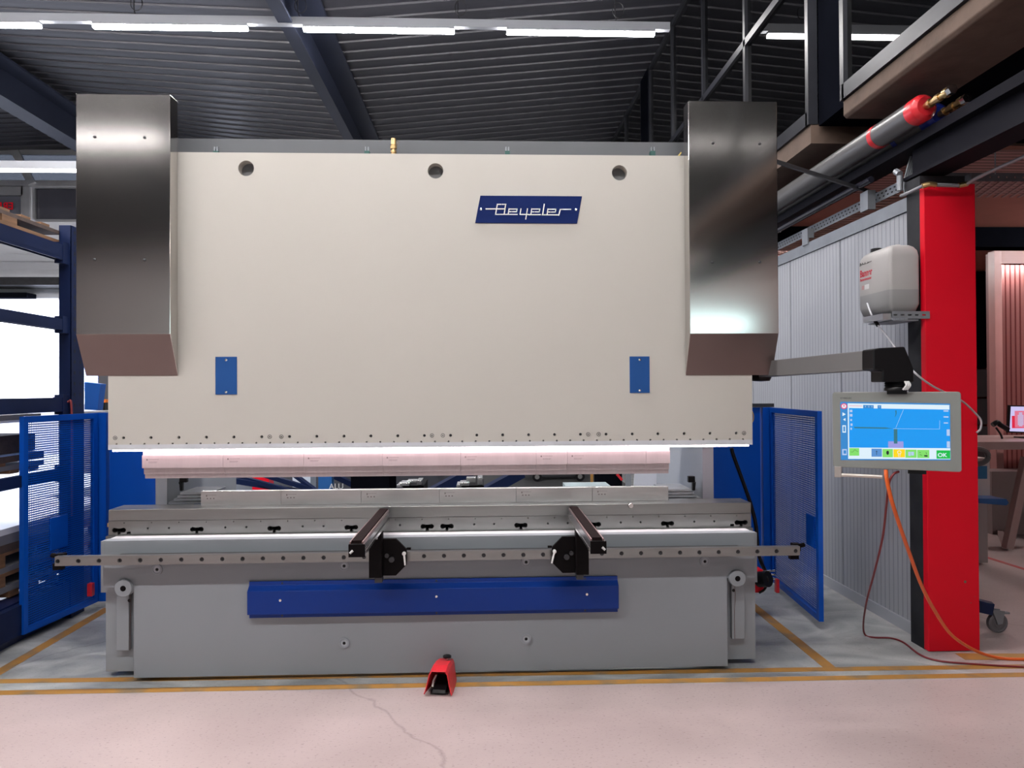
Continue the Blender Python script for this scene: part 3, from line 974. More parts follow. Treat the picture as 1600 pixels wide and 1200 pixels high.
# levers in the notches
for s, (cx, cy, x0, x1, yb_) in enumerate(((192.5, 919.5, 182.5, 202, 1015), (1152.5, 904, 1143, 1163, 997))):
    p = at(cx, cy, YP - .02)
    zl = az(yb_, 3.94, cx)
    lv = MB().box(ax(x0, 3.93, 960), ax(x1, 3.93, 960), 3.925, 3.955, zl, p.z).build('stop_bar', GREY, pb, bevel=.002)
    d = MB().lathe((p.x, YP - .022, p.z), (0, 1, 0), [(.0, 0), (.0, .044), (.002, .0455), (.05, .0455)], 36).build('disc', GREY, lv)
    MB().lathe((p.x, YP - .022, p.z), (0, -1, 0), [(0, .015), (.001, .015), (.001, .012), (.003, .010), (.003, 0)], 20).build('screw', BLACKM, lv)
    MB().lathe((p.x, 3.925, p.z - .083), (0, -1, 0), [(0, .009), (.001, .009), (.001, 0)], 14).build('hole_plug', BLACK, lv)
    MB().tube([(p.x + .005, 3.924, p.z - .05), (p.x + .009, 3.924, p.z - .12), (p.x + .004, 3.924, p.z - .2), (p.x + .004, 3.924, zl)], .0012, 5).build('sensor_wire', mat('thin_wire', (0.09, 0.03, 0.02), .5), lv)

# ---- blue crash cover on the front plate
cz = lambda y: az(y, YP, 388)
cxl, cxr = ax(387.5, YP - .03, 930), ax(966, YP - .03, 930)
z_a, z_b, z_c, z_d, z_e = cz(908), cz(914), cz(921), cz(957), cz(965)
prof = [(YP - .0005, z_a), (YP - .012, z_a), (YP - .012, z_b), (YP - .045, z_c), (YP - .045, z_d), (YP - .012, z_d - .004), (YP - .012, z_e), (YP - .0005, z_e)]
cc = MB().prism(prof, 'x', cxl, cxr).build('crash_cover', CRASHB, pb, bevel=.0015)
for q in ((438, 938), (682, 932), (917, 928.5)):
    p = at(q[0], q[1], YP - .045)
    MB().lathe((p.x, YP - .045, p.z), (0, -1, 0), [(0, .008), (.003, .007), (.004, 0)], 12).build('screw', CHROME, cc)
for px in (441, 682, 914):
    for zz in (z_a - .01, z_e + .012):
        p = ax(px, YP - .012, 930)
        MB().lathe((p, YP - .012, zz), (0, -1, 0), [(0, .005), (.004, .005), (.004, 0)], 10).build('screw', DSTEEL, cc)

# ---- long front guide rail with bolts
YG = 3.79
gxl, gxr = ax(85.5, YG, 876), ax(1250, YG, 860)
gzt, gzb = az(868.5, YG, 190), az(883, YG, 190)
nb = 38
gx0, gx1 = ax(90, YG, 876), ax(1243.5, YG, 860)
gb = [gx0 + (gx1 - gx0) * i / (nb - 1) for i in range(nb)]
gzm = (gzt + gzb) / 2
gr = plate('guide_rail', STEEL, pb, [(gxl, gzb), (gxr, gzb), (gxr, gzt), (gxl, gzt)], [circ(x, gzm, .0115, 14) for x in gb], YG, YG + .032)
for x in gb:
    MB().lathe((x, YG + .006, gzm), (0, -1, 0), [(-.022, .0112), (0, .0112), (0, .006), (-.006, .006), (-.006, 0)], 14).build('bolt', DSTEEL, gr)
MB().box(fxl + .1, fxr - .1, YG + .033, YP - .0005, gzb + .01, gzt - .008).build('rail_spacer', DSTEEL, pb)
for x, s in ((gxl, -1), (gxr, 1)):
    MB().box(x - .02, x + .02, YG + .035, YG + .075, gzm - .01, gzm + .03).box(x + s * .0 - .035, x + .012, YG + .04, YG + .07, gzm - .055, gzm - .02).build('rail_end_stop', BLACKM, pb)
    a = Vector((x + s * .0, YG + .05, gzm + .012)); b_ = Vector((x + s * .05, YG + .06, gzm + .02))
    MB().cyl(a, b_, .012, n=12).build('end_bolt', BLACKM, pb)

# ---- backgauge and tool table behind the dies
bg = empty('backgauge', (-.3, 4.9, .8), 'backgauge behind the dies with black limit switches and two fingers', 'machine unit')
for s in (0, 1):
    xa, xb = (ax(268, 4.45), ax(330, 4.45)) if s == 0 else (ax(1035, 4.45), ax(1092, 4.45))
    cxm = xa if s == 0 else xb
    zt3 = az(769 if s == 0 else 764, 4.45, 300 if s == 0 else 1070)
    for k, (dx, dz) in enumerate(((.055, 0), (.045, -.017), (.028, -.034), (.0, -.052))):
        MB().box(min(cxm, cxm + (dx if s == 0 else -dx)) if False else (cxm + dx if s == 0 else xa), xb if s == 0 else cxm - dx, 4.44 - .012 * k, 4.7, zt3 + dz - .013, zt3 + dz).build('guide_plate', ALU, bg)
    p = at(286 if s == 0 else 1081, 752, 4.45)
    w = 1 if s == 0 else -1
    MB().box(p.x - .022, p.x + .022, 4.45, 4.48, p.z - .008, p.z + .032).box(p.x - .022 if s == 0 else p.x + .004, p.x - .004 if s == 0 else p.x + .022, 4.45, 4.475, p.z - .06, p.z - .008).build('limit_switch', BLACK, bg, bevel=.004)
zbeam = az(781, 4.8, 700)
MB().box(-1.955, 1.335, 4.80, 4.93, zbeam - .05, zbeam).build('beam', BLUE, bg)
for i, (px0, px1, yt) in enumerate(((622, 662, 748), (714, 756, 744))):
    p0, p1 = at(px0, 762, 4.5), at(px1, 762, 4.5)
    fz = az(yt + 2, 4.5, px0)
    e = MB().box(p0.x + .03, p1.x, 4.5, 4.82, p0.z - .16, p0.z + .012).build('finger', BLACKM, bg)
    MB().box(p0.x + .02, p0.x + .08, 4.42, 4.55, p0.z + .02, p0.z + .04).box(p0.x + .06, p0.x + .12, 4.46, 4.55, p0.z + .035, fz + .0).box(p0.x, p0.x + .03, 4.44, 4.6, p0.z + .01, p0.z + .026).box(p1.x - .04, p1.x - .01, 4.46, 4.6, p0.z + .02, fz).build('stop_block', CHROME, e, bevel=.002)

# ---- blue side guards and perforated doors
PERF_DONE = {}


def guard(s):
    if s == 0:
        nt, nb_, ft, fb = (37.5, 650.5), (33.5, 992), (150, 645.5), (150, 940)
    else:
        nt, nb_, ft, fb = (1279, 642.5), (1283.5, 971.5), (1207.5, 636.5), (1207.5, 907)
    hz = 612 if s == 0 else 607
    zb = .055
    pn = atz(nb_[0], nb_[1], zb)
    pf = atz(fb[0], fb[1], zb)
    ztop = at(nt[0], nt[1], pn.y).z
    top = at(ft[0], ft[1], pf.y).z
    ztop = (ztop + top) / 2
    d = (pf - pn); L = d.length; d.normalize()
    nrm = Vector((0, 0, 1)).cross(d)
    f = MB()
    th, fwid = .03, .038

    def P(u, z, off=0): return pn + d * u + Vector((0, 0, z - zb)) + nrm * off
    f.bar(P(fwid / 2, zb), P(fwid / 2, ztop), fwid, th, up=nrm)
    f.bar(P(L - fwid / 2, zb), P(L - fwid / 2, ztop), fwid, th, up=nrm)
    f.bar(P(fwid, zb + fwid / 2), P(L - fwid, zb + fwid / 2), th, fwid)
    f.bar(P(fwid, ztop - fwid / 2), P(L - fwid, ztop - fwid / 2), th, fwid)
    dr = f.build('guard_door', BLUE, pb)
    # perforated sheet: real openings
    m = MB()
    a, c = fwid, L - fwid
    z0, z1 = zb + fwid, ztop - fwid
    pit = .0145
    nz_ = int((z1 - z0) / pit); nx_ = int((c - a) / pit)
    for i in range(nz_ + 1):
        z = z0 + (z1 - z0) * i / nz_
        m.bar(P(a, z), P(c, z), .0016, .0072)
    for i in range(nx_ + 1):
        u = a + (c - a) * i / nx_
        m.bar(P(u, z0), P(u, z1), .0034, .0014, up=nrm)
    m.build('perforated_sheet', BLUE, dr)
    # bracket pad where the rail end touches
    q = (83, 866) if s == 0 else (1260, 848)
    u0, u1 = (.24, .40) if s == 0 else (.10, .24)
    zc = 0.62 if s == 0 else 0.60
    side = 1
    mb = MB()
    mb.bar(P(u0, zc - .10), P(u0, zc + .11), .001, .001)
    pad = MB()
    for off in (-.004, .004):
        pass
    pad.bar(P((u0 + u1) / 2, zc - .10), P((u0 + u1) / 2, zc + .11), u1 - u0, .012, up=nrm)
    pad.build('latch_pad', BLUE, dr)
    # solid side panel between door hinge and cheek
    xi = ax(244, 4.42) if s == 0 else ax(1114, 4.42)
    x_h = pf.x
    yb = pf.y + .02
    if s == 0:
        MB().box(x_h - .02, x_h + .06, yb, yb + .06, .05, ztop + .0).build('guard_post', BLUE, pb)
        MB().box(x_h + .075, -1.95, yb + .02, yb + .05, .12, ztop).build('side_guard', BLUE, pb)
        MB().box(ax(237, 4.6), ax(243, 4.6), 4.6, 4.64, .6, 1.2).build('guard_flange', BLUE, pb)
    else:
        MB().box(x_h - .06, x_h + .02, yb, yb + .06, .05, ztop + .0).build('guard_post', BLUE, pb)
        MB().box(1.36, x_h - .075, yb + .02, yb + .05, .12, ztop).build('side_guard', BLUE, pb)
        MB().box(1.5, x_h + .03, yb, yb + .07, ztop + .002, ztop + .03).build('guard_cap', DSTEEL, pb)
    # red interlock switch by the hinge
    qq = (142, 921) if s == 0 else (1213, 916)
    u = L - (.09 if s == 0 else .03)
    if s == 0:
        pr = at(142, 921, pf.y - .10)
        MB().box(pr.x - .017, pr.x + .017, pr.y - .02, pr.y + .02, pr.z - .045, pr.z + .045).build('interlock_switch', REDPL, dr, bevel=.004)
    else:
        pr = at(1214, 915, pf.y - .30)
        MB().box(pr.x - .012, pr.x + .012, pr.y - .02, pr.y + .02, pr.z - .05, pr.z + .05).build('interlock_switch', REDPL, dr, bevel=.004)
    return dr


guard(0); guard(1)
# hydraulic fittings at the right foot, black hose over the side guard
p = at(1192, 905, 4.6)
MB().box(p.x - .06, p.x + .01, 4.6, 4.7, p.z - .09, p.z + .06).build('pump_block', REDP, pb, bevel=.01)
MB().cyl(at(1186, 905, 4.58), at(1200, 905, 4.52), .05, n=20).build('pump_motor', BLACK, pb)
v = MB()
for dz in (-.02, .005, .03):
    v.cyl(at(1192, 900, 4.55) + Vector((0, 0, dz)), at(1211, 899, 4.55) + Vector((0, 0, dz)), .006, n=8)
v.build('fitting', CHROME, pb)
MB().tube([at(1187, 926, 4.6), at(1195, 920, 4.55), at(1200, 905, 4.52), at(1190, 893, 4.55)], .008, 8).build('hose', BLACK, pb)
MB().tube([at(1143, 700, 4.75), at(1146, 712, 4.75), at(1158, 745, 4.75), at(1172, 785, 4.75), at(1181, 820, 4.75), at(1184, 858, 4.75), at(1190, 880, 4.75), at(1200, 900, 4.8)], .0125, 10).build('hose', BLACK, pb)
MB().tube([at(1174, 640, 4.2), at(1177, 648, 4.2), at(1177, 656, 4.2), at(1174, 662, 4.2)], .003, 6).build('cable', mat('yellow_tube', (0, 0, 0)), pb)

# ================================================================== TOOLING
SEGM = ['leftmost', 'second from the left', 'third from the left', 'fourth from the left', 'fifth from the left', 'narrow sixth', 'long right-hand', 'short rightmost']
pz_t = az(704, 4.1, 222)
zf1, zf2, zf3, zf4 = az(712, 4.11, 222), az(731.5, 4.11, 222), az(741, 4.13, 222), az(747.5, 4.15, 222)
cuts = [222, 348.5, 474.5, 597.5, 719.5, 838, 886.5, 1009.5, 1047]
ETCH = mat('etched_mark', (0.16, 0.13, 0.13), .6)
for i, (a, c) in enumerate(zip(cuts[:-1], cuts[1:])):
    xa, xb = ax(a, 4.11, 720) + .0006, ax(c, 4.11, 720) - .0006
    prof = [(4.118, pz_t), (4.118, zf1 + .004), (4.108, zf1), (4.108, zf2), (4.130, zf2 - .003), (4.132, zf3), (4.144, zf3 - .002), (4.145, zf4), (4.152, zf4), (4.165, zf3), (4.168, zf2), (4.165, pz_t)]
    o = MB().prism(prof, 'x', xa, xb).build('punch_segment', PUNCH, None)
    tag(o, '%s polished punch segment clamped under the ram' % SEGM[i], 'press tool', 'punch segments under the ram')
    if i not in (7,):
        t = MB()
        w = .085
        zz = az(718, 4.11, 222)
        x = xa + .024 if i < 7 else xa
        t.box(x, x + .008, 4.1074, 4.1079, zz - .006, zz + .003)
        for k, (lw, dz) in enumerate(((.062, 0), (.05, -.014), (.046, -.019))):
            for j in range(int(lw / .0045)):
                t.box(x + .013 + j * .0045, x + .013 + j * .0045 + .003, 4.1074, 4.1079, zz + dz - .001, zz + dz + .001)
        t.build('etched_marking', ETCH, o)
dcut = [313.5, 439, 564.5, 686.5, 806.5, 925.5, 1044.5]
dn = ['leftmost', 'second from the left', 'third from the left', 'third from the right', 'second from the right', 'rightmost']
dzb = bzt + .0005
dzt = az(768, 4.16, 313)
for i, (a, c) in enumerate(zip(dcut[:-1], dcut[1:])):
    xa, xb = ax(a, 4.16, 775) + .0006, ax(c, 4.16, 775) - .0006
    ym = 4.185
    prof = [(4.16, dzb), (4.16, dzt), (4.177, dzt), (ym, dzt - .014), (4.193, dzt), (4.21, dzt), (4.21, dzb)]
    o = MB().prism(prof, 'x', xa, xb).build('die_segment', DIESTEEL, None, bevel=.0008)
    tag(o, '%s ground steel die segment standing on the bed' % dn[i], 'press tool', 'die segments on the bed')
    x = xa + .03; zz = dzt - .022
    t = MB()
    t.box(x, x + .006, 4.1594, 4.1599, zz - .008, zz + .002)
    for j in range(11): t.box(x + .009 + j * .0045, x + .012 + j * .0045, 4.1594, 4.1599, zz - .001, zz + .001)
    for j in range(3): t.box(x + .004 + j * .018, x + .012 + j * .018, 4.1594, 4.1599, zz - .022, zz - .016)
    t.build('etched_marking', ETCH, o)

# ================================================================== SUPPORT ARMS
def support_arm(s):
    X = -.570 if s == 0 else .503
    g = 1 if s == 0 else -1           # bracket plate side
    yf_, yb_ = (3.16, 4.03)
    zt_ = .886
    e = empty('support_arm', (X, 3.7, .56), '%s black support arm on the guide rail, pointing at the viewer' % ('left' if s == 0 else 'right'), 'support arm', 'support arms on the guide rail')
    w = .036
    MB().prism([(X - w, zt_ - .066), (X + w * .9, zt_ - .066), (X + w * .9, zt_ - .048), (X + w * .72, zt_ - .048), (X + w * .72, zt_ - .036), (X + w * .9, zt_ - .036), (X + w * .9, zt_ - .014), (X - w, zt_ - .014)], 'y', yf_ + .012, yb_ - .02).build('profile', ALU if False else mat('grey_anodised_profile', (0.30, 0.29, 0.30), .22, .9, noise=.05), e)
    MB().box(X - w, X + w, yf_, yf_ + .012, zt_ - .070, zt_ - .014).build('end_cap', BLACKM, e, bevel=.001)
    MB().cyl((X - g * w * .8, yf_ - .001, zt_ - .052), (X - g * w * .45, yf_ - .001, zt_ - .04), .0055, n=10).build('latch_pin', WHITEPL, e)
    bru = MB()
    bru.prism([(X - w * .78, zt_ - .014), (X + w * .55, zt_ - .014), (X + w * .5, zt_), (X - w * .72, zt_)], 'y', yf_ + .02, yb_)
    bru.build('brush_strip', mat('black_brush', (0.012, 0.007, 0.007), .8, noise=.3, scale=200, spec=.05), e)
    for dx in (-w * .86, w * .66): MB().box(X + dx - .003, X + dx + .003, yf_ + .012, yb_ - .02, zt_ - .014, zt_ - .004).build('edge_strip', mat('copper_tint_strip', (0.30, 0.2, 0.19), .3, 1.0), e)
    for dx in (-w, w * .9): MB().box(X + dx - .0015, X + dx + .0015, yf_ + .03, yb_ - .05, zt_ - .064, zt_ - .050).build('side_rail', CHROME, e)
    # post and carriage
    MB().box(X - .033, X + .033, 3.69, 3.755, .585, zt_ - .068).build('post', BLACKM, e, bevel=.002)
    MB().box(X - .005 if s == 0 else X - .03, X + .033 if s == 0 else X + .006, 3.70, 3.75, .558, .585).build('post_foot', DSTEEL, e)
    MB().box(X - .012, X + .012, 3.68, 3.70, zt_ - .10, zt_ - .07).build('clamp', ALU, e)
    xa, xb = X + g * .034, X + g * .155
    z0, z1 = .585, .775
    c = .055
    pts = [(xa, z0), (xb - g * c, z0), (xb, z0 + c), (xb, z1 - c), (xb - g * c, z1), (xa, z1)]
    pl = MB().prism(pts, 'y', 3.735, 3.755).build('bracket_plate', BLACKM, e)
    MB().cyl((xa + g * .045, 3.735, z0 + .085), (xa + g * .045, 3.72, z0 + .085), .014, n=18).cyl((xa + g * .02, 3.735, z0 + .105), (xa + g * .02, 3.722, z0 + .105), .011, n=18).build('clamp_bolt', DSTEEL, pl)
    MB().box(min(xb, xb + g * .022), max(xb, xb + g * .022), 3.74, 3.752, z1 - .058, z1 - .048).build('stud', BLACKM, pl)
    a = Vector((xb - g * .012, 3.728, z1 - .075))
    b_ = a + Vector((g * .006 if s == 0 else -.014, -.004, -.06))
    MB().lathe(a + Vector((0, .008, 0)), (0, -1, 0), [(0, .010), (.012, .010), (.014, 0)], 14).cyl(a, b_, .0055, .0045, n=12).build('clamp_lever', WHITEPL, pl)
    return e


support_arm(0); support_arm(1)

# ================================================================== OPERATOR CONSOLE ON ITS SWING ARM
con = empty('operator_console', (at(1400, 560, 3.15).x, 3.15, at(1400, 738, 3.15).z), 'grey operator console with lit blue screen hanging on a swing arm before the red column', 'control panel')
A, B = at(1185, 578, 4.22), at(1364, 563, 3.22)
MB().bar(A, B, .07, .092).build('swing_arm', mat('arm_grey', (0.15, 0.148, 0.15), .4, .2), con, bevel=.004)
p0 = at(1189, 590, 4.2)
MB().lathe((p0.x, 4.2, p0.z - .02), (0, 0, 1), [(-.004, 0), (0, .05), (.02, .06), (.06, .06)], 24).build('pivot', BLACK, con)
MB().box(1.50, p0.x - .03, 4.15, 4.3, p0.z - .01, p0.z + .05).build('pivot_bracket', BLACKM, con)
ye0, ye1 = 3.11, 3.21
eo = [at(*q, 3.13) for q in ((1361, 546), (1372, 544), (1410, 542), (1424, 577), (1424, 597), (1375, 597), (1375, 580), (1361, 578))]
MB().prism([(q.x, q.z) for q in eo], 'y', ye0, ye1).build('elbow', BLACK, con, bevel=.006)
pe = at(1400, 597, 3.16)
MB().lathe((pe.x, 3.16, pe.z + .005), (0, 0, -1), [(0, .048), (.006, .05), (.006, .044), (.012, .05), (.016, .044), (.022, .05), (.026, .044), (.034, .05), (.045, .05)], 24).build('swivel', BLACK, con)
cb = MB()
for k in range(3):
    cb.tube([at(1414 + 2.5 * k, 596, 3.10), at(1416 + 3 * k, 602, 3.09), at(1411 + 3 * k, 609, 3.10)], .0045, 8)
cb.build('plug', WHITEPL, con)
# monitor frame: local basis
YLm, YRm = 3.27, 3.02
cl0, cl1 = at(1300.5, 615.5, YLm), at(1300.5, 729, YLm)
cr0, cr1 = at(1501.5, 609, YRm), at(1503, 738.5, YRm)
zt_, zb_2 = (cl0.z + cr0.z) / 2, (cl1.z + cr1.z) / 2
PL = Vector((cl0.x, YLm, zb_2)); PR = Vector((cr0.x, YRm, zb_2))
ur = (PR - PL).normalized(); W = (PR - PL).length; H = zt_ - zb_2
nf = ur.cross(Vector((0, 0, 1)))      # towards the viewer
if nf.y > 0: nf = -nf


def M(u, v, off=0.0):      # u,v in metres from lower left of the housing
    return PL + ur * u + Vector((0, 0, v)) + nf * off


hb = MB()
rr, nn = .012, 5
out = []
for cx, cy, a0 in ((W - rr, rr, -90), (W - rr, H - rr, 0), (rr, H - rr, 90), (rr, rr, 180)):
    for k in range(nn):
        a = R(a0 + 90 * k / (nn - 1)); out.append((cx + rr * math.cos(a), cy + rr * math.sin(a)))
n = len(out)
hb.add([M(u, v, 0) for u, v in out] + [M(u, v, -.05) for u, v in out], [tuple(range(n)), tuple(range(2 * n - 1, n - 1, -1))] + [(i, (i + 1) % n, n + (i + 1) % n, n + i) for i in range(n)])
hb.build('screen_housing', MONGREY, con, bevel=.003)
hk = MB().bar(M(.15, .08, -.08), M(W - .15, .08, -.08), .06, .12)
hk.build('rear_box', BLACKM, con)
MB().bar(M(W * .52, H - .01, -.03), M(W * .52, H + .02, -.03), .08, .08, up=nf).build('mount', BLACK, con)
# the screen, in crop pixels of the zoomed view (1290..1530 x 590..770 at 6.667)
SL, SR = (138, 1318)      # left and right x of the lit area in crop px
# bilinear: crop px -> u,v
def SP(cx, cy, off=.0015):
    t = (cx - 138) / (1318 - 138)
    top = 255 + (238 - 255) * t; bot = 832 + (868 - 832) * t
    s = (cy - top) / (bot - top)
    u0, u1 = .0335, W - .041
    v1, v0 = H - .045, .042
    return M(u0 + (u1 - u0) * t, v1 + (v0 - v1) * s, off)


def spoly(pts, name, m, parent, lay=1):
    off = .0004 + .0003 * lay
    a = [SP(x, y, off) for x, y in pts]; b_ = [p - nf * .00025 for p in a]
    n = len(pts)
    return MB().add(a + b_, [tuple(range(n)), tuple(range(2 * n - 1, n - 1, -1))] + [(i, (i + 1) % n, n + (i + 1) % n, n + i) for i in range(n)]).build(name, m, parent)


def srect(x0, y0, x1, y1, *r): return spoly([(x0, y0), (x1, y0), (x1, y1), (x0, y1)], *r)


def E(name, c, k=.50): return emit('screen_' + name, c, k)


SBLUE, SCYAN, SWHITE = E('blue', (0.03, 0.24, 0.60)), E('cyan', (0.0, 0.31, 0.88)), E('white', (0.72, 0.86, 0.95))
SGREEN, SYEL, SOK, SGREY = E('lime', (0.22, 0.72, 0.14)), E('yellow', (1.0, 0.68, 0.0)), E('green', (0.0, 0.50, 0.06)), E('teal', (0.03, 0.17, 0.22))
SLIL, SRED, SMID, SBLK = E('lilac', (0.32, 0.32, 0.75)), E('red', (0.85, 0.03, 0.12)), E('mid', (0.09, 0.27, 0.62)), E('black', (0.01, 0.02, 0.02))
SPALE = E('pale', (0.45, 0.58, 0.85))
scr = srect(138, 255, 1318, 850, 'screen', SBLUE, con, 0)
scr_items = [
    ((222, 270, 1310, 320), SWHITE, 1), ((222, 270, 236, 815), SWHITE, 1), ((222, 718, 1315, 838), SWHITE, 1), ((236, 318, 1312, 722), SCYAN, 2),
    ((396, 284, 512, 318), SBLUE, 3), ((555, 284, 595, 318), SBLUE, 3), ((666, 655, 830, 722), SLIL, 4), ((728, 528, 766, 678), SGREY, 5),
    ((236, 728, 347, 805), SGREEN, 3), ((483, 732, 597, 815), SMID, 3), ((604, 735, 716, 820), SGREEN, 3), ((722, 737, 845, 820), SYEL, 3),
    ((850, 740, 968, 824), SGREEN, 3), ((974, 742, 1100, 826), SGREEN, 3), ((1174, 745, 1314, 832), SOK, 3),
    ((1280, 525, 1312, 592), SPALE, 4), ((1280, 650, 1312, 716), SPALE, 4), ((155, 738, 208, 800), SPALE, 2), ((170, 750, 200, 785), SBLUE, 3),
    ((160, 495, 200, 570), SWHITE, 2), ((170, 507, 190, 558), SBLUE, 3)]
for (r4, m, lay) in scr_items:
    srect(*r4, 'screen_field', m, scr, lay)
spoly([(288, 510), (640, 512), (720, 522), (640, 526), (300, 524)], 'screen_field', SGREY, scr, 4)
spoly([(745, 335), (760, 335), (760, 370), (745, 405), (742, 400), (750, 365)], 'screen_field', SGREY, scr, 4)
sl = [((720, 524), (1205, 522)), ((1208, 525), (1210, 432)), ((750, 515), (835, 322))]
lm = MB()
for (a, c) in sl:
    lm.bar(SP(*a, .0024), SP(*c, .0024), .0008, .0003, up=nf)
lm.build('screen_lines', SWHITE, scr)
spoly([(162, 362), (200, 382), (162, 402)], 'screen_icon', SWHITE, scr, 2)
spoly([(196, 420), (196, 452), (168, 436)], 'screen_icon', SWHITE, scr, 2)
# icons
c0 = SP(180, 300, .0016)
MB().add(*(lambda q: (q.v, q.f))(MB().lathe(c0, nf, [(0, .0135), (.0005, .0135), (.0005, .0095), (0, .0095)], 24))).build('screen_icon', SRED, scr)
MB().add(*(lambda q: (q.v, q.f))(MB().lathe(c0, nf, [(0, 0.0001), (.0003, .0095)], 24))).build('screen_icon', SWHITE, scr)
spoly([(174, 285), (186, 285), (186, 305), (174, 305)], 'screen_icon', SRED, scr, 6)
ic = MB()
for a, c in (((248, 765), (275, 768)), ((275, 768), (298, 742)), ((298, 742), (315, 755)), ((315, 755), (335, 765))):
    ic.bar(SP(*a, .0026), SP(*c, .0026), .0012, .0003, up=nf)
for a, c in (((540, 750), (540, 795)), ((530, 762), (550, 762)), ((1000, 790), (1025, 798)), ((1045, 800), (1080, 808)), ((1065, 765), (1072, 785)), ((995, 768), (1012, 770))):
    ic.bar(SP(*a, .0026), SP(*c, .0026), .0018, .0003, up=nf)
ic.build('screen_lines', SBLK, scr)
spoly([(645, 765), (650, 755), (668, 752), (675, 768), (672, 790), (655, 795), (645, 782)], 'screen_icon', SBLK, scr, 5)
spoly([(1048, 795), (1082, 797), (1082, 812), (1048, 810)], 'screen_icon', SBLK, scr, 5)
ring = MB().add(*(lambda q: (q.v, q.f))(MB().lathe(SP(785, 768, .0024), nf, [(0, .008), (.0004, .008), (.0004, .006), (0, .006)], 20)))
ring.bar(SP(775, 785, .0026), SP(778, 812, .0026), .0015, .0003, up=nf).bar(SP(795, 785, .0026), SP(792, 812, .0026), .0015, .0003, up=nf)
ring.build('screen_icon', SWHITE, scr)
for (x0, y0, x1, y1) in ((880, 762, 905, 805), (910, 762, 940, 800), (245, 335, 275, 360), (245, 378, 275, 405), (250, 430, 270, 450), (252, 475, 275, 500), (250, 518, 268, 540), (1250, 325, 1300, 340), (1250, 388, 1300, 402), (1252, 452, 1295, 464), (418, 292, 424, 308), (456, 292, 462, 308), (490, 292, 496, 308), (572, 292, 578, 308)):
    srect(x0, y0, x1, y1, 'screen_icon', SPALE, scr, 5)
srect(240, 292, 385, 296, 'screen_field', SRED, scr, 3)
uo = (SP(1300, 790) - SP(1200, 790)).normalized(); uu = Vector((0, 0, 1))
text_mb('OK', .0235, SP(1186, 812, .0026), uo, uu, .0003, offset=.0006).build('screen_text', SWHITE, scr)
text_mb('CYBELEC', .0105, M(.034, H - .032, .0004), ur, uu, .0004, squeeze=1.15).build('lettering', BLACK, con)
# handle below
hA = M(.012, -.045, .0)
MB().bar(M(.006, -.022, -.01), M(.036, -.022, -.01), .04, .05).build('handle_bracket', mat('bracket_beige', (0.32, 0.29, 0.27), .4), con, bevel=.002)
MB().cyl(M(.036, -.036, -.005), M(.205, -.036, -.005), .0085, n=16).build('handle', mat('satin_handle', (0.6, 0.55, 0.5), .35, .6), con)
MB().bar(M(W * .60, -.008, -.03), M(W * .74, -.008, -.03), .04, .018).build('connector_strip', BLACK, con)

# cables
for nm, m, r, pts, lab, cat in (
        ('air_hose', ORANGE, .0085,
         [at(1384, 734, 3.13), at(1386, 752, 3.12), at(1394, 785, 3.14), at(1407, 825, 3.2), at(1424, 873, 3.32), at(1440, 915, 3.45), at(1458, 950, 3.6), at(1483, 988, 3.76), at(1510, 1009, 3.88), at(1540, 1023, 3.93),
          atz(1570, 1029, .009), atz(1605, 1030, .009), atz(1680, 1029, .009)], 'orange hose hanging from the console and curling onto the floor past the red column', 'hose'),
        ('power_cable', REDCABLE, .0055,
         [at(1404, 737, 3.16), at(1396, 741, 3.15), at(1389, 755, 3.16), at(1385, 790, 3.25), at(1379, 840, 3.45), at(1366, 895, 3.75), at(1354, 940, 4.05), at(1349, 975, 4.3), atz(1352, 992, .006), atz(1366, 996, .006), atz(1392, 997, .006), atz(1412, 1004, .006),
          atz(1436, 1022, .006), atz(1460, 1031, .006), atz(1500, 1036, .006), atz(1600, 1042, .006), atz(1680, 1043, .006)], 'dark red cable hanging from the console and crossing the floor', 'cable')):
    tag(MB().tube(pts, r, 10, 8).build(nm, m), lab, cat)
tag(MB().tube([atz(930, 1041, .006), atz(960, 1037, .006), atz(985, 1037.5, .006), atz(1035, 1035, .006)], .006, 8, 6).build('air_hose', ORANGE), 'short orange hose end on the floor under the machine edge', 'hose')

# ================================================================== COLUMN, BEAM, CANISTER
colm = empty('steel_column', (2.69, 4.17, 0), 'red-clad steel column standing right of the operator console', 'column')
cxl_, cxr_ = ax(1449, 4.08, 800), ax(1530, 4.08, 900)
ctop = az(287, 4.08, 1480)
MB().box(cxl_, cxr_, 4.08, 4.125, .004, ctop).build('red_cladding', REDP, colm, bevel=.003)
MB().box(cxl_ + .004, cxr_ - .03, 4.126, 4.26, 0, 2.815).build('core', mat('weathered_steel', (0.022, 0.023, 0.027), .7, .0, spec=.2, noise=.5, scale=6), colm)
chip = mat('chipped_spot', (0.16, 0.09, 0.06), .7)
for (px, py, w, h) in ((1508, 909, .008, .014), (1517, 942, .012, .005), (1506, 951, .005, .003), (1523, 932, .004, .004)):
    p = at(px, py, 4.08)
    MB().lathe((p.x, 4.0795, p.z), (0, -1, 0), [(0, h * .6), (.0003, h * .6), (.0003, 0)], 9).build('paint_chip', chip, colm)
tag(MB().box(2.60, 2.78, -1.5, 4.30, 2.83, 2.85).box(2.66, 2.70, -1.5, 4.30, 2.85, 3.02).box(2.60, 2.78, -1.5, 13.9, 3.02, 3.08).build('floor_girder', mat('dark_girder_paint', (0.008, 0.008, 0.012), .6, spec=.05)), 'dark steel girder running toward the viewer above the red column', 'beam')

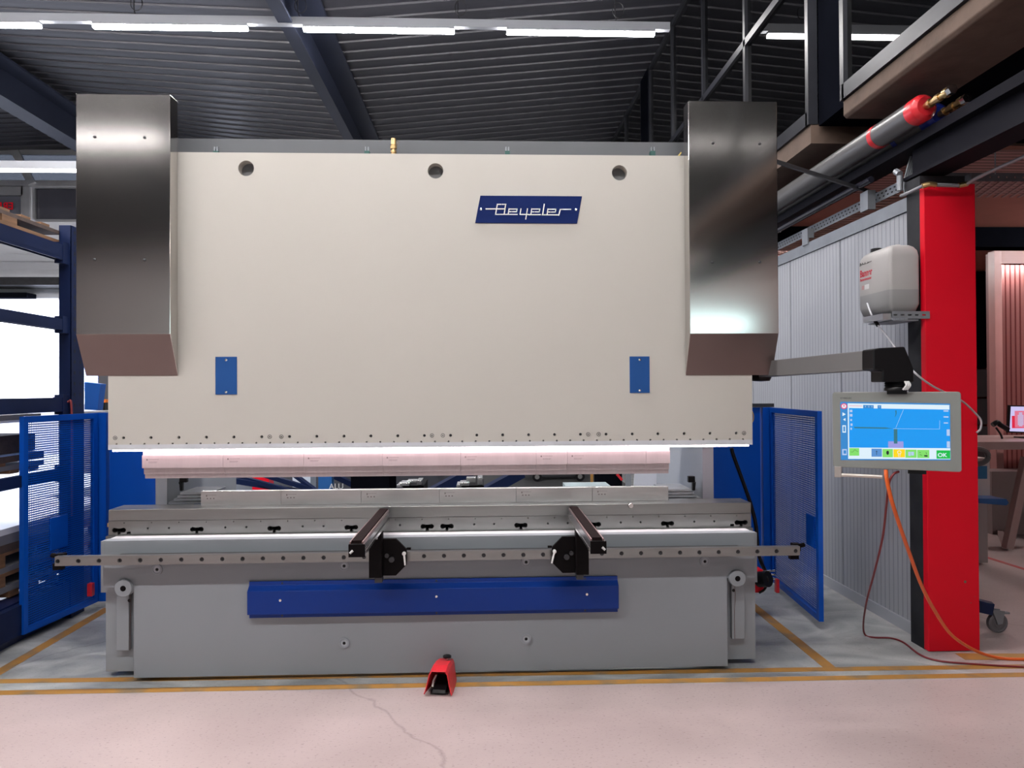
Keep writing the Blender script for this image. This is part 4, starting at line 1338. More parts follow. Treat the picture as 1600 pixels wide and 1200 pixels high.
can = empty('canister', (2.42, 4.22, 1.99), 'white translucent canister with red writing on the bracket beside the column', 'canister')
x0, x1 = ax(1390, 4.10, 430), ax(1438, 4.10, 430)
y0, y1 = 4.10, x0 * FPX / (1354 - 758.0)
zb_c, zt_c = az(490, 4.1, 1400), az(381, 4.1, 1400)


def rounded(x0, x1, y0, y1, r, n=5):
    o = []
    for cx, cy, a0 in ((x1 - r, y0 + r, -90), (x1 - r, y1 - r, 0), (x0 + r, y1 - r, 90), (x0 + r, y0 + r, 180)):
        for k in range(n):
            a = R(a0 + 90 * k / (n - 1)); o.append((cx + r * math.cos(a), cy + r * math.sin(a)))
    return o


def loft(levels, m, name, parent):
    mb = MB(); vs = []; n = None
    for (z, ins, r) in levels:
        o = rounded(x0 + ins, x1 - ins, y0 + ins, y1 - ins, r)
        n = len(o); vs += [(a, b_, z) for a, b_ in o]
    fs = [tuple(range(n - 1, -1, -1)), tuple(range((len(levels) - 1) * n, len(levels) * n))]
    for k in range(len(levels) - 1):
        for i in range(n): fs.append((k * n + i, k * n + (i + 1) % n, (k + 1) * n + (i + 1) % n, (k + 1) * n + i))
    mb.add(vs, fs, True)
    return mb.build(name, m, parent)


zl_c = az(452, 4.1, 1400)
HD = mat('canister_plastic', (0.37, 0.355, 0.35), .4, noise=.03)
HDL = mat('filled_plastic', (0.28, 0.28, 0.28), .38, noise=.03)
cbod = loft([(zl_c, 0, .02), (zt_c - .07, 0, .02), (zt_c - .035, .006, .02), (zt_c - .012, .02, .02), (zt_c, .038, .015)], HD, 'body', can)
loft([(zb_c, .035, .015), (zb_c + .02, .012, .02), (zb_c + .06, .0, .02), (zl_c, 0, .02)], HDL, 'filled_body', can)
pc = (x0 + .075, y1 - .075, zt_c - .004)
MB().lathe(pc, (0, 0, 1), [(-.01, .03), (.0, .03), (.0, .027), (.006, .027), (.006, .033), (.028, .032), (.030, .028), (.030, 0)], 24).build('cap', BLACK, can)
MB().tube([(x0 + .08, y1 - .06, zt_c - .03), (x0 + .10, y0 + .11, zt_c + .005), (x0 + .10, y0 + .05, zt_c - .01)], .011, 10).build('grip', HD, can)
fx = x0 - .0006
CRED = mat('print_red', (0.50, 0.02, 0.04), .5)
yt0 = 2.33 * FPX / (1355 - 758.) if False else x0 * FPX / (1356.5 - 758.)
text_mb('Banner', .062, (fx, yt0, az(428, 4.28, 1356)), (0, -1, 0), (0, 0, 1), .0006, squeeze=.80, offset=.0016).build('lettering', CRED, can)
text_mb('Batteriewasser', .024, (fx, yt0 - .002, az(434.5, 4.28, 1356)), (0, -1, 0), (0, 0, 1), .0006, squeeze=.92, offset=.0004).build('lettering', CRED, can)
zs_c = az(410, 4.28, 1356)
sc_ = []
yq = yt0 - .0
pts = [(0, 0), (.006, .022), (.012, .0), (.018, .014), (.026, .004), (.034, .018), (.038, .004), (.048, .010), (.056, .004), (.066, .016), (.072, .004), (.08, .008), (.095, .004), (.10, .014), (.108, .006), (.118, .012), (.128, .008), (.142, .012)]
MB().tube([(fx, yq - a * .95, zs_c + b_) for a, b_ in pts], .0011, 5, 3).build('handwriting', BLACK, can)
MB().box(fx, fx + .0005, yt0 - .105, yt0 - .055, zs_c - .155, zs_c - .125).build('hazard_label', WHITEPL, can)
MB().box(fx, fx + .0005, yt0 - .048, yt0 - .022, zs_c - .153, zs_c - .128).build('hazard_label', mat('faded_red_mark', (0.45, 0.25, 0.25), .5), can)
br = empty('canister_bracket', (2.46, 4.2, zb_c - .05), 'slotted steel bracket carrying the white canister', 'bracket')
bx0, bx1 = ax(1391, 4.09, 493), ax(1449, 4.09, 493)
bz0, bz1 = az(498.5, 4.09, 1420), az(487, 4.09, 1420)
slots = []
for k in range(5):
    cx = ax(1398.5 + 11.2 * k, 4.07, 493); cz_ = (bz0 + bz1) / 2
    slots.append([(cx - .010, cz_ - .004), (cx + .010, cz_ - .004), (cx + .012, cz_), (cx + .010, cz_ + .004), (cx - .010, cz_ + .004), (cx - .012, cz_)])
plate('slotted_face', GALV, br, [(bx0, bz0), (bx1, bz0), (bx1, bz1), (bx0, bz1)], slots, 4.066, 4.07)
MB().box(x0 - .0, 2.545, 4.071, 4.34, bz0 - .012, bz0 - .004).build('tray_plate', GALV, br)
MB().box(bx0 - .05, bx0 + .0, 4.08, 4.30, bz0 - .003, zb_c - .001).build('side_lug', ALU, br)
tb_ = MB().tube([at(1355, 474, 4.30), at(1360, 488, 4.25), at(1368, 503, 4.2), at(1384, 524, 4.1), at(1400, 545, 3.95), at(1424, 577, 3.7), at(1452, 600, 3.7), at(1480, 615, 3.8), at(1505, 628, 3.95), at(1526, 648, 4.03), at(1533, 658, 4.04), at(1532, 670, 4.04), at(1526, 676, 4.04)], .0055, 8, 6).build('clear_hose', CLEARPL)
tag(tb_, 'thin clear hose running from the canister past the console to the column', 'hose')
MB().cyl(at(1363, 494, 4.222), at(1372, 509, 4.178), .011, n=14).build('hose_joint', BLACK, tb_)

# ================================================================== PIPES, TRAY, SERVICES
for i, (rx, capm, lab) in enumerate(((1.568, REDPL, 'large silver insulated pipe with red end cap under the mezzanine'), (1.668, mat('blue_cap', (0.01, 0.03, 0.30), .4), 'silver insulated pipe with blue end cap behind the red-capped one'))):
    h = 1.62; X = rx * h; z = CAM.z + h; r = .075
    e = empty('insulated_pipe', (X, 6, z), lab, 'pipe', 'insulated pipes')
    Y0 = 3.97 + .12 * i
    if i: z -= .0
    MB().cyl((X, Y0 + .10, z), (X, 13.9, z), r, n=32).build('jacket', PIPEW, e)
    MB().lathe((X, Y0, z), (0, 1, 0), [(0, 0), (0, r * .7), (.02, r * .98), (.03, r * 1.03), (.10, r * 1.03), (.10, r * .9)], 32).build('end_cap', capm, e)
    MB().cyl((X, Y0 + .46 - .1 * i, z), (X, Y0 + .505 - .1 * i, z), r * 1.025, n=32).build('colour_band', capm, e)
    v = MB()
    v.lathe((X, Y0, z), (0, -1, 0), [(0, .02), (.03, .02), (.03, .026), (.05, .026), (.05, .018), (.09, .018), (.09, .024), (.13, .024), (.13, .017), (.17, .017), (.17, .027), (.2, .027), (.2, .02), (.205, 0)], 12)
    v.build('valve', BRASS, e)
    MB().lathe((X, Y0 - .2, z), (0, -1, 0), [(0, .027), (.035, .027), (.035, 0)], 6).build('blanking_plug', CHROME, e)
tag(MB().tube([at(1500, 155, 3.95), at(1498, 175, 3.95), at(1504, 186, 3.95), at(1512, 182, 3.95), at(1515, 165, 3.95)], .002, 6).build('hanging_wire', GALV), 'thin looped wire hanging below the capped pipe ends', 'wire')
tag(MB().bar(at(1196, 247, 4.7), at(1372, 304, 4.9), .018, .024).build('diagonal_strut', DSTEEL), 'dark slanting strut crossing in front of the silver pipes', 'strut')
HOLED = bars_material('perforated_side', (0.42, 0.45, 0.48), (0.02, 0.02, 0.03), 1, 0.05, 0.35, .5, .5)
tr = empty('cable_tray', (2.9, 7, 2.84), 'perforated cable tray with rungs running above the ribbed white wall', 'cable tray')
MB().box(2.74, 2.744, 4.4, 13.5, 2.845, 2.915).build('side_rail', GALV, tr)
hl = MB()
y = 4.45
while y < 9:
    for dz in (.018, .044):
        hl.box(2.7385, 2.7395, y + (.02 if dz > .03 else 0), y + .018 + (.02 if dz > .03 else 0), 2.845 + dz, 2.845 + dz + .010)
    y += .05
hl.build('perforation', BLACK, tr)
MB().box(3.10, 3.104, 4.4, 13.5, 2.845, 2.915).build('side_rail', GALV, tr)
rg = MB(); y = 4.45
while y < 11:
    rg.box(2.744, 3.10, y, y + .03, 2.845, 2.853); y += .075
rg.build('rung', mat('orange_lit_rung', (0.42, 0.28, 0.24), .5, .4), tr)  # orange light through the tray is put into the rung colour
for px, z1_ in ((1359, 303), (1264, 361)):
    Yp = 2.66 * FPX / (px - 758.)
    p = at(px, z1_, Yp)
    tag(MB().box(2.655, 2.667, Yp - .10, Yp + .0, 2.74 if px < 1300 else 2.79, p.z).box(2.667, 2.71, Yp - .10, Yp - .09, 2.79, p.z).build('tray_bracket', GALV), 'galvanised bracket holding the cable tray, %s' % ('nearer one by the column' if px > 1300 else 'farther one'), 'bracket', 'tray brackets')
tag(MB().cyl((2.62, 4.7, 2.965), (2.62, 13.5, 2.965), .022, n=14).build('black_pipe', mat('black_gloss', (0.02, 0.02, 0.03), .15)), 'glossy black pipe running above the cable tray', 'pipe')
cp_ = MB().tube([at(1406, 298, 4.3), at(1406, 275, 4.3)], .018, 10, 1).tube([at(1400, 268, 4.35), at(1406, 272, 4.3)], .02, 8, 1)
tag(cp_.build('valve_riser', GALV), 'short metal riser with elbows left of the column head', 'pipe')
ap = empty('air_pipe', (2.6, 4.0, 2.75), 'thin grey pipe with brass fittings crossing the head of the red column', 'pipe')
MB().tube([at(1408, 306, 4.3), at(1420, 301, 4.2), at(1443, 290, 4.04)], .010, 10, 3).tube([at(1462, 289, 4.03), at(1498, 290, 4.03)], .011, 10, 1).tube([at(1510, 288, 4.02), at(1535, 274, 3.9), at(1610, 240, 3.6)], .010, 10, 3).build('tube', mat('dull_grey_pipe', (0.24, 0.24, 0.26), .5, .3), ap)
MB().tube([at(1441, 291, 4.04), at(1452, 288, 4.03), at(1462, 289, 4.03)], .016, 10, 4).build('fitting', BRASS, ap)
MB().tube([at(1498, 290, 4.03), at(1512, 287, 4.02)], .015, 10, 1).build('fitting', BRASS, ap)
gc = MB()
for k in range(4):
    gc.tube([at(1424 + 3 * k, 215, 4.45), at(1424 + 4 * k, 240, 4.4), at(1418 + 3 * k, 262, 4.36), at(1413 + 2.5 * k, 285, 4.34), at(1414 + 2 * k, 305, 4.34)], .006, 8, 4)
tag(gc.build('cable_bundle', GALV), 'bundle of grey cables dropping beside the column head', 'cable')
rt = empty('wide_cable_tray', (4, 4.7, 2.9), 'grey perforated tray crossing the room right of the column', 'cable tray')
zr0, zr1 = az(283, 4.6, 1560), az(270, 4.6, 1560)
pl_h = [circ(ax(1538 + 13 * k, 4.6), (zr0 + zr1) / 2, .007, 8) for k in range(18)]
plate('side_rail', mat('tray_grey', (0.13, 0.13, 0.15), .5, .4), rt, [(2.95, zr0), (4.5, zr0), (4.5, zr1), (2.95, zr1)], pl_h, 4.60, 4.604)
rg = MB()
for k in range(26): rg.bar((2.98 + .06 * k, 4.61, zr0 + .003), (3.10 + .06 * k, 5.0, zr0 + .003), .02, .006)
rg.build('rung', mat('red_lit_rung', (0.40, 0.26, 0.25), .5), rt)  # pink of the rungs is the room's red light, put into the colour
MB().tube([at(1555, 225, 4.55), at(1555, 272, 4.55)], .004, 6, 1).build('threaded_rod', GALV, rt)

# ================================================================== FOOT PEDAL
pd = atz(690, 1078)
fx0, fy0 = pd.x, pd.y
ped = empty('foot_pedal', (fx0, fy0, 0), 'red hooded foot pedal on the pink floor in front of the press', 'foot pedal')
ang = R(-9)


def FP(u, v, w):    # u right, v back, w up ; slightly turned
    return Vector((fx0 + u * math.cos(ang) - v * math.sin(ang), fy0 + u * math.sin(ang) + v * math.cos(ang), w))


# hood: front mouth wide at the bottom, closes at the back; a shell with thickness
def hood(off):
    rows = []
    for (v, wb, wt, ht, zb) in ((-.075, .073, .043, .125, .012), (-.02, .070, .042, .137, .006), (.05, .064, .042, .132, .004), (.12, .056, .040, .118, .004), (.135, .05, .036, .11, .004)):
        w1, w2 = wb - off, wt - off
        t = ht - off
        dv = -.03 if v < -.05 else 0
        rows.append([FP(-w1, v + dv * .6, zb), FP(-(w1 * .62 + w2 * .38), v + dv * .3, zb + (t - zb) * .35), FP(-(w1 * .2 + w2 * .8), v, zb + (t - zb) * .85), FP(-w2 * .88, v, t),
                     FP(w2 * .88, v, t), FP(w1 * .2 + w2 * .8, v, zb + (t - zb) * .85), FP(w1 * .62 + w2 * .38, v + dv * .3, zb + (t - zb) * .35), FP(w1, v + dv * .6, zb)])
    return rows


ro, ri = hood(0), hood(.005)
vs = []
for rws in (ro, ri):
    for r_ in rws: vs += r_
nr, nc = len(ro), 8
fs = []
for L_ in (0, 1):
    b0 = L_ * nr * nc
    for i in range(nr - 1):
        for j in range(nc - 1):
            q = (b0 + i * nc + j, b0 + i * nc + j + 1, b0 + (i + 1) * nc + j + 1, b0 + (i + 1) * nc + j)
            fs.append(q if L_ else q[::-1])
for j in range(nc - 1):
    fs.append((j, j + 1, nr * nc + j + 1, nr * nc + j))
fs.append(tuple((nr - 1) * nc + j for j in range(nc)))
for i in range(nr - 1):
    for j in (0, nc - 1):
        a = i * nc + j; c = (i + 1) * nc + j
        fs.append((a, c, nr * nc + c, nr * nc + a))
MB().add(vs, fs, False).build('hood', REDPL, ped, bevel=.002)
MB().add([FP(u, v, w) for u in (-.045, .045) for v in (-.055, .12) for w in (.0, .012)], [(0, 1, 3, 2), (4, 6, 7, 5), (0, 4, 5, 1), (2, 3, 7, 6), (0, 2, 6, 4), (1, 5, 7, 3)]).build('base', BLACK, ped)
MB().add([FP(u, v, w) for u in (-.032, .034) for v, w in ((-.072, .014), (-.06, .026), (.05, .062), (.05, .05))], [(0, 1, 2, 3), (7, 6, 5, 4), (0, 4, 5, 1), (1, 5, 6, 2), (2, 6, 7, 3), (3, 7, 4, 0)]).build('treadle', BLACK, ped)
MB().tube([FP(-.040, -.035, .03), FP(-.038, -.02, .055), FP(-.028, .0, .075)], .005, 8).build('release_lever', WHITEPL, ped)
MB().cyl(FP(.015, .07, .128), FP(.015, .07, .145), .008, n=12).build('button_stem', CHROME, ped)
MB().lathe(FP(.015, .07, .143), (0, 0, 1), [(0, 0), (0, .022), (.008, .022), (.011, .016), (.011, 0)], 20).build('button', BLACK, ped)

# ================================================================== RACK AT THE LEFT
rk = empty('storage_rack', (-3.5, 3.8, 0), 'dark blue steel storage rack at the far left with perforated upright', 'rack')
XRK = -2.93
px0, px1 = XRK - .07, XRK + .01
rz_top = az(352, 5.0, 105)


def upright(name, x0, x1, y0, y1, zt):
    mb = MB()
    mb.box(x0, x1, y0, y0 + .004, 0, zt)
    mb.box(x1 - .004, x1, y0, y1, 0, zt)
    mb.box(x0, x0 + .004, y0, y1, 0, zt)
    return mb.build(name, RACKBLUE, rk)


UX0, UX1 = ax(92, 5.0), ax(111, 5.0)
up = upright('upright', UX0, UX1, 5.0, 5.16, rz_top)
hp = MB()
z = .1
while z < rz_top - .05:
    for yy in (5.035, 5.105):
        hp.box(UX1, UX1 + .0006, yy, yy + .016, z, z + .022)
    z += .075
hp.build('perforation', BLACK, up)
upright('upright', UX0, UX1, 3.76, 3.92, rz_top)
upright('upright', -4.25, -4.15, 5.0, 5.14, rz_top)
upright('upright', -4.25, -4.15, 3.78, 3.92, rz_top)
for (z0, z1) in ((2.45, 2.555), (1.975, 2.05), (1.42, 1.515), (.965, 1.035), (.06, .24)):
    for xx in ((UX0 + UX1) / 2, -4.20):
        m = MB()
        m.box(xx - .025, xx + .025, 3.92, 5.0, z0 + (z1 - z0) * .18, z1).box(xx - .025, xx - .018, 3.92, 5.0, z0, z0 + (z1 - z0) * .2).box(xx + .018, xx + .025, 3.92, 5.0, z0, z0 + (z1 - z0) * .2)
        m.box(xx - .03, xx + .028, 4.93, 5.0, z0 - .02, z1 + .02)
        m.build('beam', RACKBLUE, rk)
MB().box(-3.04, -2.91, 3.7, 6.0, .002, .25).build('base_plinth', mat('rack_dark_blue', (0.006, 0.012, 0.06), .4), rk)
MB().lathe((UX1, 5.07, 1.38), (1, 0, 0), [(0, .016), (.012, .016), (.016, 0)], 12).build('bolt', CHROME, rk)
tag(MB().tube([at(83, 622, 4.975), at(95, 621, 4.985), at(106, 628, 4.985), at(112, 642, 4.985), (at(112, 642, 4.985).x, 4.985, .7)], .007, 8).build('red_hose', mat('red_hose_rubber', (0.25, 0.03, 0.03), .4)), 'thin red hose hanging over the end of the blue rack', 'hose')


def stack(name, label, cat, layers, x0, x1, y0, y1):
    """load on a shelf; layers = (z0, z1, material, kind) where kind 'board' is a full sheet and 'blocks' a pallet course"""
    e = empty(name, ((x0 + x1) / 2, (y0 + y1) / 2, layers[0][0]), label, cat)
    for (z0, z1, m, k) in layers:
        if k == 'board':
            MB().box(x0, x1, y0, y1, z0, z1).build('board', m, e, bevel=.001)
        elif k == 'slats':
            mb = MB(); y = y0
            while y < y1 - .05:
                mb.box(x0, x1, y, y + .09, z0, z1); y += .20
            mb.build('slats', m, e)
        else:
            y = y0
            while y < y1 - .05:
                for xx in (x0, (x0 + x1) / 2 - .05, x1 - .1):
                    MB().box(xx, xx + .1, y, min(y + .14, y1), z0, z1).build('block', m, e)
                y += .62
    return e


GREYSH = mat('grey_sheet', (0.20, 0.20, 0.22), .5)
WHITESH = mat('white_film_sheet', (0.85, 0.86, 0.9), .35, noise=.02)
BLUESH = mat('pale_blue_sheet', (0.25, 0.36, 0.62), .4)
stack('pallet', 'wooden pallet with dark boards on the top level of the blue rack', 'pallet', [(2.556, 2.578, WOOD, 'slats'), (2.578, 2.60, WOOD, 'board'), (2.60, 2.64, WOOD, 'blocks'), (2.64, 2.665, CHIP, 'board'), (2.665, 2.68, WOOD, 'slats')], -4.15, -2.93, 3.8, 5.02)
stack('timber_bearer', 'short brown timber under the top level of the blue rack', 'timber', [(2.38, 2.44, CHIP, 'board')], -4.1, -3.4, 4.6, 4.85)
stack('timber_bearer', 'brown timber on the third level of the blue rack', 'timber', [(1.60, 1.66, CHIP, 'board')], -4.1, -3.25, 4.55, 4.7)
stack('sheet_stack', 'white wrapped sheets on the eye-level shelf of the blue rack', 'sheets', [(1.36, 1.375, WHITESH, 'board'), (1.375, 1.41, GREYSH, 'board')], -4.15, -2.99, 3.8, 4.9)
stack('sheet_stack', 'brown boards under a pale blue sheet on the fourth level of the blue rack', 'boards', [(1.036, 1.06, WOOD, 'slats'), (1.06, 1.09, GREYSH, 'board'), (1.09, 1.11, WOOD, 'blocks'), (1.11, 1.15, CHIP, 'board'), (1.15, 1.156, BLUESH, 'board')], -4.15, -3.0, 3.8, 4.95)
stack('board_stack', 'tall brown board block at the back of the fourth rack level', 'boards', [(1.158, 1.275, CHIP, 'board')], -4.15, -3.06, 3.8, 4.95)
stack('sheet_stack', 'bright white sheet pack above pallets on the lower rack level', 'sheets', [(.26, .30, WOOD, 'slats'), (.30, .34, GREYSH, 'board'), (.34, .40, WOOD, 'blocks'), (.40, .425, WOOD, 'board'), (.425, .46, GREYSH, 'board'), (.46, .53, WOOD, 'blocks'), (.53, .55, WOOD, 'board'), (.55, .60, CHIP, 'board'), (.60, .66, GREYSH, 'board'), (.66, .70, WHITESH, 'board')], -4.5, -3.0, 3.8, 5.9)

# objects between rack and machine
tag(MB().prism([(at(132, 597, 5.6).x, at(132, 597, 5.6).z), (at(157, 600, 5.6).x, at(157, 600, 5.6).z), (at(152, 641, 5.6).x, at(152, 641, 5.6).z), (at(132, 640, 5.6).x, at(132, 640, 5.6).z)], 'y', 5.6, 5.68).build('blue_box', mat('bright_blue', (0.01, 0.10, 0.42), .4)), 'bright blue slanting box behind the left guard, under the steel cover', 'box')
ch = empty('battery_charger', (at(160, 640, 6.0).x, 6.0, at(160, 643, 6.0).z), 'small orange and black device left of the cream ram', 'tool')
MB().box(at(152, 630, 6).x, at(165, 630, 6).x, 6.0, 6.1, at(160, 629, 6).z, at(160, 624, 6).z).build('lid', mat('orange_plastic', (0.8, 0.2, 0.02), .4), ch)
MB().box(at(152, 630, 6).x, at(164, 630, 6).x, 6.0, 6.1, at(160, 641, 6).z, at(160, 629, 6).z).build('body', BLACK, ch)
tag(MB().box(at(125, 643, 6).x, at(185, 643, 6).x, 5.8, 6.4, .9, at(160, 642, 6).z).build('tool_bench', mat('bench_steel', (0.3, 0.3, 0.32), .5)), 'grey bench top behind the left blue guard', 'bench')
tag(MB().box(ax(153, 8), ax(175, 8), 8, 8.4, 0, at(160, 585, 8).z).build('dark_cabinet', mat('cabinet_charcoal', (0.05, 0.05, 0.06), .5)), 'tall charcoal cabinet far behind the left guard', 'cabinet')

# ================================================================== BEHIND THE MACHINE (seen through the gap between the tools)
trm = empty('blue_trestle', (-1.9, 8.5, 0), 'blue steel trestle with crossing braces behind the gap, left', 'trestle')
for (a, c, w) in (((372, 745), (470, 772), .05), ((400, 738), (520, 775), .05), ((455, 738), (500, 772), .04), ((515, 740), (590, 775), .06), ((540, 738), (590, 762), .04)):
    p, q = at(a[0], a[1], 8.3), at(c[0], c[1], 8.0)
    q.z = max(q.z, .05)
    MB().bar(p, q, .05, w).build('brace', RACKBLUE, trm)
MB().bar(at(365, 751, 8.2), at(470, 768, 8.2), .05, .06).build('rail', RACKBLUE, trm)
tag(MB().box(at(394, 745, 8.8).x, at(420, 745, 8.8).x, 8.8, 9.0, 0, .5).build('red_crate', REDP), 'red crate behind the blue braces', 'crate')
tag(MB().box(at(457, 745, 9.3).x, at(485, 745, 9.3).x, 9.3, 9.6, .0, .6).build('paper_pack', mat('pale_paper', (0.45, 0.52, 0.62), .6)), 'pale paper-wrapped pack behind the blue braces', 'box')
sg = MB().box(at(499, 745, 7.9).x, at(520, 745, 7.9).x, 7.85, 7.95, 0.0, 1.1).build('blue_post', mat('post_blue', (0.02, 0.12, 0.36), .4))
tag(sg, 'blue post with white letters behind the dies', 'post')
text_mb('ALU', .085, at(514, 764, 7.84), (1, 0, 0), (0, 0, 1), .002).build('lettering', WHITEPL, sg)
tag(MB().box(at(548, 745, 7.6).x, at(608, 745, 7.6).x, 7.6, 8.2, 0, .9).build('dark_machine', BLACKPAINT), 'black machine cabinet behind the middle of the gap', 'machine')
tag(MB().bar(at(672, 772, 7.5), at(735, 738, 7.7), .10, .11).build('blue_beam', RACKBLUE), 'slanting blue beam between the two fingers', 'beam')
tag(MB().bar(at(752, 772, 7.5), at(815, 738, 7.7), .10, .11).build('blue_beam', RACKBLUE), 'slanting blue beam right of the right finger', 'beam')
ct = empty('tool_cart', (1.1, 12.1, 0), 'black cart on castors behind the gap right of the fingers', 'cart')
MB().box(at(818, 740, 12).x, at(916, 740, 12).x, 12.05, 12.8, .13, .9).build('body', BLACKPAINT, ct)
for px in (839, 906):
    p = at(px, 747, 12)
    MB().lathe((p.x, 11.97, .082), (0, 1, 0), [(0, 0), (0, .05), (0, .08), (.04, .08), (.04, 0)], 20).build('castor', BLACK, ct)
    MB().lathe((p.x, 11.96, .082), (0, 1, 0), [(0, 0), (0, .04), (.01, .04)], 20).build('hub', CHROME, ct)
tag(MB().box(at(923, 745, 8.5).x, at(927, 745, 8.5).x, 8.5, 8.54, 0, .9).build('yellow_post', YELLOW), 'thin yellow post behind the gap', 'post')
rm = MB().box(at(936, 745, 8.8).x, at(972, 745, 8.8).x, 8.8, 9.2, 0, .8).build('red_machine', BLACKPAINT)
tag(rm, 'black machine with a red lever behind the gap', 'machine')
MB().bar(at(964, 741, 8.78), at(972, 750, 8.78), .02, .03).build('lever', REDPL, rm)
tag(MB().box(at(978, 745, 8.6).x, at(986, 745, 8.6).x, 8.6, 8.65, 0, .9).build('grey_post', GREY), 'grey post behind the right part of the gap', 'post')
pk = at(1005, 748, 6.6)
tag(MB().prism([(at(992, 738, 6.6).x, .80), (at(1026, 738, 6.6).x, .80), (at(1026, 772, 6.6).x, .0), (at(984, 772, 6.6).x, .0)], 'y', 6.6, 6.62).build('film_sheet', WHITESH), 'white film-covered sheet leaning behind the right end of the dies', 'sheet')
tag(MB().box(at(885, 752, 6.2).x, at(955, 752, 6.2).x, 6.0, 6.5, .66, .70).box(at(890, 752, 6.2).x, at(893, 752, 6.2).x, 6.1, 6.15, 0, .66).box(at(947, 752, 6.2).x, at(950, 752, 6.2).x, 6.1, 6.15, 0, .66).build('rear_table', mat('pale_table', (0.45, 0.55, 0.58), .4)), 'pale tabletop behind the dies, right of the fingers', 'table')

tag(MB().box(-6.5, -.1, 6.9, 13.2, .0005, .002).build('floor_darkener', mat('dark_floor_tone', (0.012, 0.014, 0.022), .7, spec=.2)), 'dark sheet added to darken the floor behind the press brake', 'mat')  # added sheet darkens the pale floor seen through the tool gap
tag(MB().box(-.05, 2.3, 9.6, 13.2, .0005, .002).build('floor_darkener', mat('grey_floor_tone', (0.07, 0.07, 0.07), .7, spec=.2)), 'grey sheet added to darken the floor under the black cart', 'mat')  # second added sheet, tones the floor down right of the fingers

# ================================================================== THE ROOM AT THE RIGHT, ITS RED LIGHT PUT INTO THE COLOURS
rl = empty('roller_cabinet', (6.2, 7.9, 0), 'tall ribbed steel cabinet coloured as if red-lit behind the desk with the monitor', 'cabinet')
RIB = bars_material('red_lit_ribbed_steel', (0.50, 0.20, 0.19), (0.22, 0.05, 0.05), 0, 0.055, 0.3, .25, .7)
xr0 = ax(1556, 7.6)
zt_r = az(392, 7.6, 1560)
MB().box(xr0, xr0 + .08, 7.6, 7.7, 0.05, zt_r).build('frame', mat('cabinet_frame', (0.42, 0.20, 0.19), .4), rl)
MB().box(xr0 + .081, 8.2, 7.64, 7.7, 0.05, zt_r - .14).build('shutter', RIB, rl)
MB().box(xr0 + .06, 8.2, 7.705, 7.82, 0.0, zt_r - .002).build('carcass', mat('cabinet_carcass', (0.20, 0.08, 0.08), .5), rl)
MB().box(xr0 + .08, 8.2, 7.6, 7.64, zt_r - .14, zt_r).build('head', mat('cabinet_head', (0.32, 0.13, 0.12), .4), rl)

ds = empty('work_desk', (5.9, 6.9, 0), 'high steel desk carrying the monitor right of the red column', 'desk')
REDLITST = mat('red_lit_steel', (0.42, 0.30, 0.29), .4, .3)
dzt_ = az(690, 6.6, 1560)
xd = ax(1505, 6.6)
MB().box(xd, 7.6, 6.6, 7.5, dzt_ - .035, dzt_).build('desk_top', REDLITST, ds, bevel=.003)
MB().box(xd, 7.6, 6.58, 6.6, dzt_ - .075, dzt_ - .002).build('edge', REDLITST, ds)
pa, pb_ = at(1604, 715, 6.58), at(1574, 866, 6.58); pb_.z = .02
MB().bar(pa, pb_, .07, .07).build('leg', REDLITST, ds)
MB().bar((pb_.x, 6.60, .03), (pb_.x + .6, 7.5, .03), .05, .04).build('foot', REDLITST, ds)
MB().box(7.2, 7.26, 6.7, 6.76, 0, dzt_ - .036).build('leg', REDLITST, ds)
mo = empty('monitor', (at(1600, 684, 7.0).x, 7.0, dzt_ + .001), 'computer monitor with pink and red page on the high desk', 'monitor')
m0, m1 = at(1576, 634, 7.0), at(1650, 680, 7.0)
dx_ = .008
tl, br_ = at(1579, 633, 7.0), at(1575, 676, 7.0)
zt2, zb3 = tl.z, br_.z
hx = (zt2 - zb3)
MB().prism([(br_.x, zb3), (br_.x + .5, zb3 - .02), (br_.x + .52, zt2 - .01), (br_.x + .02, zt2)], 'y', 7.0, 7.03).build('casing', BLACK, mo)
MB().prism([(br_.x + .016, zb3 + .014), (br_.x + .48, zb3 - .005), (br_.x + .50, zt2 - .022), (br_.x + .032, zt2 - .014)], 'y', 6.998, 6.9995).build('screen', E('lilac_white', (0.55, 0.5, 0.8), .55), mo)
for (u0, v0, u1, v1, m) in ((.02, .05, .05, .17, E('page_red', (0.7, 0.02, 0.06), .5)), (.05, .045, .17, .22, E('page_pink', (0.75, 0.18, 0.28), .5)), (.02, .045, .17, .055, E('page_red', (0, 0, 0)))):
    MB().box(br_.x + .02 + u0, br_.x + .02 + u1, 6.9965, 6.9975, zb3 + v0, zb3 + v1).build('page', m, mo)
tx = MB()
for k in range(11):
    w_ = .035 if k in (0, 9, 10) else .06
    tx.box(br_.x + .13 - w_ / 2, br_.x + .13 + w_ / 2, 6.9952, 6.9960, zb3 + .065 + .013 * k, zb3 + .073 + .013 * k)
tx.build('page_text', E('pale', (0, 0, 0)), mo)
MB().box(br_.x + .22, br_.x + .28, 7.03, 7.07, dzt_ + .01, zt2 - .1).box(br_.x + .15, br_.x + .35, 6.95, 7.12, dzt_ + .001, dzt_ + .012).build('stand', BLACK, mo)
tag(MB().tube([at(1551, 664, 6.9), at(1558, 660, 6.9), at(1563, 664, 6.9), at(1575, 671, 6.9)], .025, 10).add([], []).tube([at(1556, 668, 6.9), at(1563, 678, 6.9), (at(1566, 688, 6.9).x, 6.9, dzt_ + .006)], .010, 8).build('barcode_scanner', BLACK), 'black handheld scanner on its stand beside the monitor', 'scanner')
